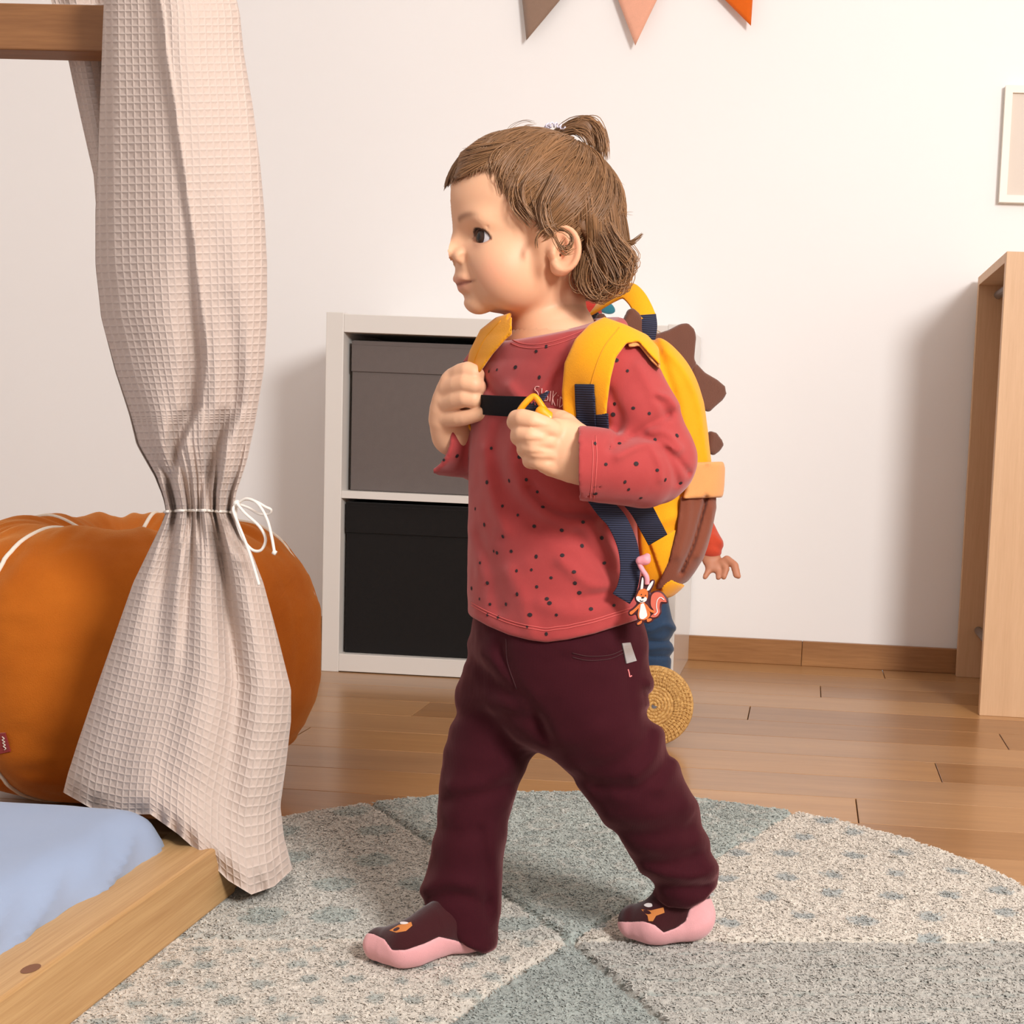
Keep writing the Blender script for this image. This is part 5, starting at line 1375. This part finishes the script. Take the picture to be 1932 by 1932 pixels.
nearside = lambda p: (p[:, :2]-TC)@(-TL[:2])-.03            # keeps what lies on the child's left
# pocket, flap and tab on the pack
o = shell('front_pocket', pack_sdf, [(1284, 936), (1400, 936), (1400, 1040), (1370, 1080), (1305, 1096), (1268, 1108), (1236, 1112), (1262, 1060), (1277, 1000)], -.004, .0065, BRN2, pack, .002, ylim=(1.32, 1.66)); o['label'] = 'brown canvas front pocket'
o = shell('pocket_flap', pack_sdf, [(1302, 873), (1380, 870), (1380, 938), (1288, 941), (1298, 905)], -.002, .0135, TAN, pack, .002, ylim=(1.32, 1.66)); o['label'] = 'tan pocket flap'
o = shell('side_tab', pack_sdf, [(1226, 1024), (1276, 998), (1262, 1060), (1250, 1092)], -.004, .004, YEL2, pack, .0016, ylim=(1.28, 1.42)); o['label'] = 'yellow triangular strap tab'
# padded shoulder straps
NST = [(1112, 612), (1085, 640), (1065, 685), (1060, 740), (1063, 790), (1074, 812), (1090, 830), (1112, 832), (1150, 828), (1143, 800), (1146, 760), (1152, 715), (1162, 675), (1182, 648), (1205, 645), (1228, 672), (1246, 690), (1243, 655), (1222, 632), (1180, 612), (1140, 598)]
o = shell('shoulder_strap', sh_f, NST, -.001, .0105, YEL2, pack, .0018, ylim=(1.20, 1.42), extra=nearside); o['label'] = 'yellow padded shoulder strap'
ns_bv = BVHTree.FromPolygons([v.co for v in o.data.vertices], [tuple(p.vertices) for p in o.data.polygons])
strokes('strap_seam', [[(1168, 618), (1140, 655), (1122, 700), (1112, 745), (1108, 800)]], .0006, m_plain('amber_stitch', (214, 140, 14), .8), o, ns_bv, .0001)
FST = [(992, 584), (963, 590), (935, 599), (906, 622), (886, 662), (878, 700), (905, 704), (930, 668), (955, 640), (968, 630), (992, 624)]
o2 = shell('shoulder_strap', sh_f, FST, -.001, .0100, YEL2, pack, .0018, ylim=(1.28, 1.50), rnd=.003, extra=lambda p: np.where(pix(p)[0] > 966, 1.368-p[:, 1], -1.)); o2['label'] = 'yellow padded shoulder strap'
fs_bv = BVHTree.FromPolygons([v.co for v in o2.data.vertices], [tuple(p.vertices) for p in o2.data.polygons])
strokes('strap_seam', [[(945, 605), (918, 635), (900, 668), (892, 695)]], .0006, m_plain('amber_stitch', (214, 140, 14), .8), o2, fs_bv, .0001)
LIN = shell('strap_lining', sh_f, [(1184, 646), (1206, 641), (1230, 671), (1246, 690), (1245, 698), (1228, 681), (1206, 653), (1186, 656)], .0005, .007, TAN, pack, .0016, ylim=(1.20, 1.42), extra=nearside)
# webbing on the near strap
o = shell('webbing_patch', sh_f, [(1083, 724), (1122, 724), (1124, 770), (1127, 834), (1090, 834), (1085, 770)], .0095, .0125, WEB, pack, .0014, ylim=(1.20, 1.34), extra=nearside); o['label'] = 'navy ribbed webbing'
o = shell('webbing_band', sh_f, [(1074, 792), (1090, 784), (1120, 782), (1148, 778), (1151, 812), (1120, 817), (1082, 822)], .0088, .0112, WEB, pack, .0014, ylim=(1.20, 1.34), extra=nearside)
# webbing between hand, strap and pack bottom
def webbing(name, pts, wpx, wd, mat=WEB, parent=None, thick=.0016, n=30):
    pp = catmull([P(*q) for q in pts], n); v, f = ribbon_geo(pp, wd, wpx/1850., thick); return mobj(name, v, f, mat, parent or pack)
webbing('lower_webbing', [(1118, 925, 1.262), (1142, 958, 1.262), (1165, 985, 1.268), (1184, 1030, 1.275), (1189, 1075, 1.278), (1183, 1110, 1.276), (1172, 1130, 1.274)], 36, np.array([.9, .3, .35]))
webbing('lower_webbing', [(1180, 925, 1.285), (1208, 958, 1.290), (1226, 990, 1.305), (1241, 1018, 1.325)], 40, np.array([.9, .3, .45]))
# chest strap, buckle
webbing('chest_strap', [(899, 763, 1.346), (918, 764, 1.318), (945, 766, 1.297), (1000, 768, 1.268)], 36, UP, BLK)
webbing('chest_strap_end', [(985, 778, 1.266), (1008, 768, 1.256), (1022, 752, 1.258), (1028, 742, 1.262)], 26, np.array([.7, -.2, .6]), WEB)
bl = [P(x, y, Y) for x, y, Y in ((979, 777, 1.246), (990, 762, 1.246), (1004, 749, 1.248), (1012, 751, 1.248), (1024, 768, 1.247), (1036, 788, 1.246), (1020, 800, 1.244), (1000, 792, 1.243))]
bk = tube('buckle', catmull(bl+[bl[0]], 60)[:-1], .0030, YPL, pack, 8, True); bk['label'] = 'yellow plastic chest buckle'
def buckle_body(p):
    return smin(chain(p, K((1022, 778, 1.246), (1036, 790, 1.246)), (.0062, .0058)), chain(p, K((1036, 788, 1.248), (1046, 798, 1.252)), (.0050, .0045)), .003)
lo, hi = bounds(K((1005, 765, 1.24), (1055, 810, 1.26)), .012); sdf_obj('buckle_tongue', buckle_body, lo, hi, .0012, YPL, bk)
o = webbing('strap_adjuster', [(881, 683, 1.372), (885, 690, 1.364), (887, 702, 1.360)], 16, np.array([.8, .5, .1]), WEB)
# far strap end below the hand
webbing('strap_tail', [(886, 800, 1.372), (888, 830, 1.372), (890, 856, 1.372)], 14, np.array([.8, -.5, .1]), BLK)
webbing('strap_tail_loop', [(884, 800, 1.366), (892, 815, 1.364), (894, 840, 1.364), (893, 866, 1.366)], 6, np.array([.8, -.5, .1]), YEL2, None, .003)
# spikes down the spine
Z0 = frompack(0, 0, 0)
def spike(poly, thick=.0042):
    w = np.array([onplane(x, y, Z0, TL) for x, y in poly]); b = (w[:, :2]-TC)@(-TF[:2]); pl = np.stack([b, w[:, 2]], 1)
    def f(p):
        l, bb, z = topack(p); return smax(poly2d(bb, z, pl), np.abs(l)-thick, .004)
    lo, hi = bounds(w, .014); V, Q = surfnets(f, lo, hi, .0020); V = relax(V, Q, 1, .4); o = fast_obj('spike', V, Q, BRN, pack); o['label'] = 'brown felt spike'
spike([(1118, 632), (1122, 604), (1128, 592), (1137, 590), (1145, 602), (1152, 632)])
spike([(1168, 640), (1176, 604), (1186, 583), (1194, 581), (1206, 592), (1224, 640), (1222, 668), (1180, 668)])
spike([(1218, 660), (1222, 626), (1240, 629), (1262, 622), (1283, 611), (1296, 609), (1308, 620), (1312, 636), (1310, 655), (1308, 676), (1313, 688), (1296, 710), (1262, 690)])
spike([(1300, 685), (1313, 686), (1328, 702), (1352, 716), (1366, 728), (1369, 744), (1362, 755), (1347, 768), (1337, 778), (1318, 770), (1304, 722)])
spike([(1338, 812), (1350, 816), (1361, 830), (1364, 840), (1356, 852), (1345, 860), (1332, 850)])
# carrying handle with navy ends
hp = [(1112, 612, 1.480), (1118, 588, 1.474), (1138, 572, 1.466), (1164, 556, 1.458), (1184, 549, 1.452), (1200, 562, 1.446), (1212, 582, 1.442), (1220, 600, 1.440)]
o = webbing('carry_handle', hp, 40, np.array([.45, .45, .75]), YEL2, None, .0035, 40); o['label'] = 'yellow carrying handle'
webbing('handle_end', [(1218, 594, 1.439), (1220, 618, 1.438), (1214, 650, 1.440)], 41, np.array([.95, .2, .05]), WEB, None, .003)
webbing('handle_end', [(1119, 592, 1.474), (1112, 606, 1.480), (1106, 625, 1.486)], 30, np.array([.70, .714, .3]), WEB, None, .003)
# ================================================================== SQUIRREL CHARM
def charm():
    e = empty('charm', tuple(P(1218, 1175, 1.272)), 'flat orange squirrel charm on pink cord hanging from the backpack', 'charm')
    def px(pts): return [(1140+x/6.9, 1020+y/6.9) for x, y in pts]
    shapes = dict(
        head=[(440, 680), (455, 650), (490, 630), (530, 628), (560, 650), (570, 690), (565, 740), (545, 780), (500, 805), (460, 800), (425, 775), (415, 740)],
        ear=[(470, 640), (480, 560), (495, 480), (512, 500), (510, 570), (500, 640)], ear2=[(548, 650), (575, 590), (620, 530), (640, 530), (625, 580), (585, 645)],
        body=[(465, 810), (520, 800), (545, 850), (590, 920), (598, 970), (570, 1010), (510, 1035), (455, 1020), (438, 970), (445, 900)],
        arm=[(455, 825), (470, 850), (420, 905), (360, 960), (335, 955), (335, 930), (390, 890)], arm2=[(535, 820), (560, 840), (600, 890), (650, 915), (655, 940), (620, 935), (570, 900)],
        tail=[(600, 990), (640, 1000), (690, 985), (725, 930), (720, 870), (735, 800), (790, 800), (810, 795), (790, 740), (750, 690), (700, 670), (650, 680), (615, 720), (605, 790), (610, 850), (640, 900), (650, 940)],
        foot=[(430, 1075), (480, 1040), (492, 1058), (470, 1085), (435, 1095)], foot2=[(556, 1018), (610, 1012), (616, 1035), (572, 1058), (555, 1045)])
    Y0 = 1.272; OR = m_plain('orange_rubber', (226, 118, 56), .5, .03, 60); SAL = m_plain('salmon_rubber', (214, 104, 84), .5, .03, 60); DK = m_plain('plum_rubber', (72, 24, 34), .55); WH = m_plain('white_rubber', (236, 230, 228), .5, .02, 60); BK = m_plain('black_rubber', (30, 16, 18), .5)
    allp = [np.array(px(s)) for s in shapes.values()]
    cen = P(1215, 1130, Y0)
    sc = 1/np.linalg.norm(P(1216, 1130, Y0)-P(1215, 1130, Y0))
    def back(p):
        u, v = pix(p); d = np.full(len(p), 1e3)
        for s in allp: d = smin(d, poly2d(u, v, s), 4.)
        return smax((d-3.6)/sc, np.abs(p[:, 1]-Y0)-.0016, .001)
    lo, hi = bounds(K((1180, 1080, Y0), (1265, 1185, Y0)), .004); lo[1] -= .003; hi[1] += .003
    b = sdf_obj('backing', back, lo, hi, .0011, DK, e, 1); b['label'] = 'dark plum outline backing'
    def flat(name, pts, m, y, th=.0009, parent=e):
        pts = catmull(np.vstack([px(pts), px(pts)[:1]]), len(pts)*4)[:-1]
        vs = [P(x, yy, y) for x, yy in pts]+[P(x, yy, y+th) for x, yy in pts]; n = len(pts)
        fs = [tuple(range(n)), tuple(range(2*n-1, n-1, -1))]+[(i, n+i, n+(i+1) % n, (i+1) % n) for i in range(n)]
        o = mobj(name, vs, fs, m, parent, False); return o
    y1 = Y0-.0026
    flat('tail', shapes['tail'], SAL, y1); bd = flat('torso', shapes['body'], OR, y1); hd = flat('head', shapes['head'], OR, y1-.0004)
    for k in ('ear', 'ear2'): flat('ear', shapes[k], WH, y1)
    for k in ('arm', 'arm2'): flat('arm', shapes[k], OR, y1-.0003)
    for k in ('foot', 'foot2'): flat('foot', shapes[k], OR, y1)
    flat('belly', [(475, 830), (510, 815), (535, 870), (555, 940), (555, 985), (510, 1020), (465, 1010), (455, 960), (465, 900)], WH, y1-.0006, .0005, bd)
    flat('muzzle', [(415, 735), (440, 722), (480, 735), (500, 750), (540, 735), (555, 755), (545, 785), (500, 805), (455, 798), (422, 770)], WH, y1-.0010, .0005, hd)
    el = lambda x, y, a, b: [(x+a*math.cos(t), y+b*math.sin(t)) for t in np.linspace(0, 2*math.pi, 9)[:-1]]
    flat('nose', el(502, 742, 18, 11), BK, y1-.0016, .0005, hd)
    for x, y in ((485, 702), (540, 712)): flat('eye', el(x, y, 7, 8), BK, y1-.0010, .0005, hd)
    tube('tail_stitch', catmull([P(x, y, y1-.0003) for x, y in px([(650, 970), (690, 930), (680, 860), (690, 780), (730, 740), (780, 770)])], 30), .00045, WH, e, 5)
    tube('smile', catmull([P(x, y, y1-.0013) for x, y in px([(465, 775), (485, 792), (510, 785)])], 8), .0004, BK, e, 5)
    pk_ = m_plain('pink_cord', (232, 150, 160), .6)
    tube('cord', catmull(K((1218, 1052, 1.276), (1207, 1062, 1.272), (1212, 1075, 1.270), (1220, 1088, 1.269), (1221, 1102, 1.270)), 30), .0024, pk_, e, 8)
    o = sdf_obj('cord_knot', lambda p: chain(p, K((1208, 1058, 1.272), (1218, 1056, 1.272), (1221, 1050, 1.275)), (.0045, .0052, .0034)), *bounds(K((1205, 1045, 1.272), (1225, 1065, 1.272)), .012), .0012, pk_, e)
charm()

# ================================================================== WOVEN LID
def lid():
    cpx = (1233, 1331); base = G(1245, 1410, .0); Yl = base[1]+.012
    c = P(*cpx, Yl); R0 = c[2]*.985
    e = empty('woven_lid', (c[0], c[1]+.01, 0), 'small round woven seagrass lid standing on edge behind the toddler', 'basket lid')
    nrm = np.array([.10, -.97, .12]); nrm /= np.linalg.norm(nrm); ax = np.cross(UP, nrm); ax /= np.linalg.norm(ax); az = np.cross(nrm, ax)
    t = NT('seagrass'); co = t.coord(); n = t.noise(240, 3, vec=co); n2 = t.noise(900, 2, vec=co)
    k = t.math('MULTIPLY_ADD', n, 1.8, -.4, clamp=True)
    t.base(t.mix(k, lin((150, 100, 42)), lin((232, 186, 112))), .6); t.bump(n2, .5, .0015)
    turns = 11; N = turns*64; th = np.linspace(0, 2*math.pi*turns, N); r = .004+(R0-.0075)*th/th[-1]
    rad = .0036*(1+.16*np.sin(th*17)*np.sign(np.sin(th*.5)))
    path = c+np.outer(r*np.cos(th), ax)+np.outer(r*np.sin(th), az)+np.outer(.008*(1-(r/R0)**2), nrm)
    tube('coil', path, rad, t.m, e, 7)
    th = np.linspace(0, 2*math.pi, 90, endpoint=False); rim = c+np.outer((R0-.004)*np.cos(th), ax)+np.outer((R0-.004)*np.sin(th), az)
    tube('rim', rim, .0042, t.m, e, 8, True)
    st = []
    for i in range(54):
        a = 2*math.pi*i/54
        rr = np.linspace(R0*.52, R0*.96, 8); aa = a+.10*np.sin(np.linspace(0, 3, 8))
        st.append(tube_geo(c+np.outer(rr*np.cos(aa), ax)+np.outer(rr*np.sin(aa), az)+np.outer(.0080*(1-(rr/R0)**2)+.0034, nrm), .0012, 4))
    v, f = join_geo(st); o = mobj('spokes', v, f, t.m, e); o['kind'] = 'stuff'
lid()

# ================================================================== SECOND CHILD (behind, mostly hidden)
def second():
    e = empty('person', tuple(G(1215, 1312, 0)), 'younger child in blue trousers and orange-red sleeve half hidden behind the backpack', 'person')
    Y = 2.60
    sk = NT('skin_tone'); sk.base(sk.mix(sk.noise(50, 3, vec=sk.coord()), lin((184, 120, 90)), lin((198, 136, 104))), .55, Subsurface__Weight=.1, Subsurface__Scale=.01)
    KK = lambda *a: [P(x, y, yy) for x, y, yy in a]
    def skinf(p):
        d = ell(p, P(1180, 712, Y+.02), (.066, .070, .078)); d = smin(d, chain(p, KK((1182, 760, Y+.02), (1184, 815, Y+.02)), (.03, .034)), .02)
        hc = P(1180, 712, Y+.02); fc = np.array([.05, -1, 0]); fc /= np.linalg.norm(fc); sd = np.array([1., .05, 0])
        d = smin(d, ell(p, hc+fc*.022-UP*.034, (.050, .048, .042)), .02)
        d = smin(d, sph(p, hc+fc*.074-UP*.022, .0085), .008)
        for s in (-1, 1):
            d = smin(d, sph(p, hc+fc*.045+sd*s*.030-UP*.034, .022), .012); d = smin(d, ell(p, hc+sd*s*.066-UP*.012, (.008, .013, .020)), .006)
            d = smax(d, -ell(p, hc+fc*.078+sd*s*.026-UP*.006, (.013, .012, .008)), .008)
        d = smax(d, -chain(p, [hc+fc*.076-UP*.046-sd*.014, hc+fc*.080-UP*.049, hc+fc*.076-UP*.046+sd*.014], (.0012, .0018, .0012)), .002)
        d = smin(d, chain(p, KK((1185, 840, Y+.02), (1185, 1060, Y+.02)), (.055, .06)), .03)
        for s, x in ((1, 1240), (-1, 1135)):
            d = smin(d, chain(p, KK((1185+s*25, 1080, Y+.02), (x, 1180, Y+.01), (x, 1290, Y+.02)), (.030, .020, .015)), .02)
        d = smin(d, chain(p, KK((1135, 870, Y+.02), (1095, 960, Y), (1080, 1040, Y-.02)), (.022, .019, .016)), .02)
        d = smin(d, chain(p, KK((1240, 870, Y+.02), (1298, 955, Y), (1342, 1040, Y-.04)), (.022, .019, .0165)), .02)
        hd = etube(p, KK((1337, 1045, Y-.042), (1345, 1060, Y-.046), (1352, 1070, Y-.05)), [.017, .0185, .017], [.012, .010, .009], np.array([1., 0, -.5]), 4)
        for pts, r in ((((1340, 1062), (1336, 1078), (1330, 1089)), .0062), (((1352, 1066), (1356, 1080), (1355, 1090)), .0064), (((1362, 1060), (1370, 1074), (1366, 1089)), .0064), (((1370, 1056), (1384, 1066), (1388, 1086)), .0062), (((1372, 1054), (1388, 1066), (1394, 1088)), .0056)):
            hd = smin(hd, chain(p, KK(*[(x, y, Y-.05-.008*i) for i, (x, y) in enumerate(pts)]), (r*1.1, r, r*.78)), .004)
        oh = ell(p, P(1078, 1056, Y-.03), (.015, .012, .020))
        for i, x in enumerate((1066, 1073, 1080, 1087)): oh = smin(oh, chain(p, KK((x, 1066, Y-.032), (x-1, 1082, Y-.036), (x+1, 1094, Y-.032)), (.0062, .0058, .0046)), .004)
        oh = smin(oh, chain(p, KK((1088, 1050, Y-.035), (1096, 1064, Y-.04)), (.007, .0052)), .004)
        d = smin(d, oh, .006)
        return smin(d, hd, .006)
    lo, hi = bounds(KK((1060, 600, Y), (1420, 1310, Y)), .02); lo[1], hi[1] = Y-.13, Y+.13
    V, Q = surfnets(skinf, lo, hi, .0028); V = relax(V, Q, 1, .4); fast_obj('body', V, Q, sk.m, e)
    def top(p):
        d = chain(p, KK((1185, 835, Y+.02), (1185, 950, Y+.02), (1186, 1075, Y+.02)), (.06, .072, .076))
        d = smin(d, chain(p, KK((1230, 865, Y+.02), (1298, 952, Y), (1341, 1032, Y-.038)), (.034, .030, .0245)), .02)
        d = smin(d, chain(p, KK((1140, 865, Y+.02), (1095, 955, Y), (1082, 1025, Y-.015)), (.034, .030, .024)), .02)
        u, v = pix(p); d = d-folds(p, [([(1325, 1020), (1345, 1010), (1360, 1022)], 5, .004), ([(1320, 1034), (1345, 1030), (1362, 1038)], 5, -.003)])
        return smax(d, (v-1108)/980, .004)
    V, Q = surfnets(top, lo, hi, .0034); V = relax(V, Q, 1, .4); fast_obj('top', V, Q, m_fabric('orange_red_jersey', (206, 74, 48), .9, .06, 900), e)
    def jeans(p):
        u, v = pix(p)
        d = chain(p, KK((1185, 1075, Y+.02), (1185, 1105, Y+.02)), (.077, .078))
        for s, x in ((1, 1236), (-1, 1138)):
            d = smin(d, chain(p, KK((1185+s*26, 1110, Y+.02), (x, 1180, Y+.01), (x-2*s, 1262, Y+.02)), (.046, .036, .033)), .012)
        d = d-folds(p, [([(1225, 1190), (1255, 1178), (1275, 1186)], 7, .007), ([(1225, 1210), (1250, 1212), (1270, 1206)], 5, -.006), ([(1225, 1224), (1255, 1220), (1272, 1226)], 6, .005), ([(1228, 1239), (1266, 1239)], 3, -.004)])-.002*fbm(p*30, 91, 2)
        return smax(d, (v-1266)/960, .003)
    V, Q = surfnets(jeans, lo, hi, .0028); V = relax(V, Q, 1, .4); fast_obj('trousers', V, Q, m_fabric('blue_denim', (48, 70, 98), .85, .15, 800, .4, .2, 120), e)['label'] = 'blue denim trousers'
    def hairf(p):
        d = ell(p, P(1180, 706, Y+.02), (.071, .075, .080)); u, v = pix(p); fcut = (-(p[:, 1]-(Y+.004)))*.75-(p[:, 2]-P(1180, 700, Y)[2])+.004*fbm(p*np.array([120, 60, 20]), 94, 2); d = smax(d-.0025*fbm(p*np.array([130, 90, 30]), 93, 2), (v-770)/980, .004); return smax(d, fcut, .006)
    ek = m_plain('dark_eye', (34, 24, 22), .15)
    for s in (-1, 1):
        hc = P(1180, 712, Y+.02); fc = np.array([.05, -1, 0]); sd = np.array([1., .05, 0]); q = hc+fc*.060+sd*s*.026-UP*.006
        sdf_obj('eye', lambda p, q=q: ell(p, q, (.0095, .0085, .0062)), q-.016, q+.016, .0016, ek, e)
    V, Q = surfnets(hairf, lo, hi, .0034); h_ = fast_obj('hair', V, Q, m_plain('light_brown_hair', (150, 118, 84), .6, .1, 200), e)
    for i, pts in enumerate(([(1215, 640), (1232, 624), (1244, 626), (1248, 632)], [(1212, 644), (1228, 628), (1240, 628), (1246, 634)])):
        tube('hair_wisp', catmull([P(x, y, Y-.02) for x, y in pts], 14), .0012, m_plain('light_hair_wisp', (190, 160, 124), .6), h_, 5)
    for s, x in ((1, 1240), (-1, 1135)):
        def ft(p, x=x): return smax(chain(p, [P(x, 1290, Y+.02), G(x, 1308, .018)], (.026, .022)), .001-p[:, 2], .002) if False else smax(smin(chain(p, [P(x, 1270, Y+.02), np.array([P(x, 1270, Y+.02)[0], Y+.02, .024])], (.024, .022)), chain(p, [np.array([P(x, 1270, Y+.02)[0], Y+.03, .022]), np.array([P(x, 1270, Y+.02)[0]+.01, Y-.055, .018])], (.022, .018)), .015), .0008-p[:, 2], .002)
        a = P(x, 1270, Y+.02); lo2, hi2 = bounds([a+np.array([-.05, -.1, -.2]), a+np.array([.05, .06, .05])], .0)
        V, Q = surfnets(ft, lo2, hi2, .003); fast_obj('sock', V, Q, m_fabric('grey_knit', (120, 116, 118), .9), e)
second()

# ================================================================== FELT TOY ON THE SHELF UNIT
def toy():
    Y = 2.93; zt = CH
    c = P(1116, 577, Y)
    RED = m_fabric('red_felt', (186, 52, 40), .95, .08, 500, .5, .5); TEA = m_fabric('teal_felt', (52, 122, 138), .95, .08, 500, .5, .5)
    e = empty('felt_toy', (c[0], Y, zt), 'small red and teal felt toy on top of the shelf unit', 'toy')
    def body(p):
        b = np.array([c[0]-.012, Y, zt+.030]); d = ell(p, b, (.036, .024, .029)); d = smin(d, sph(p, b+np.array([-.022, 0, .028]), .019), .012); return smax(d, zt-p[:, 2]+.0006, .003)-.0008*fbm(p*120, 95, 2)
    lo, hi = bounds([c+np.array([-.08, -.04, -.06]), c+np.array([.05, .04, .05])], .01); sdf_obj('body', body, lo, hi, .0022, RED, e)
    def tail(p):
        a = P(1128, 572, Y); b = P(1152, 584, Y); d = (b-a)/np.linalg.norm(b-a); return ell(p, (a+b)/2, (.026, .008, .0135), np.stack([d, np.array([0, 1., 0]), np.cross(d, np.array([0, 1., 0]))], 1))-.0008*fbm(p*120, 96, 2)
    lo, hi = bounds([P(1120, 560, Y), P(1165, 600, Y)], .02); o = sdf_obj('tail', tail, lo, hi, .0016, TEA, e); o['label'] = 'teal felt tail'
toy()
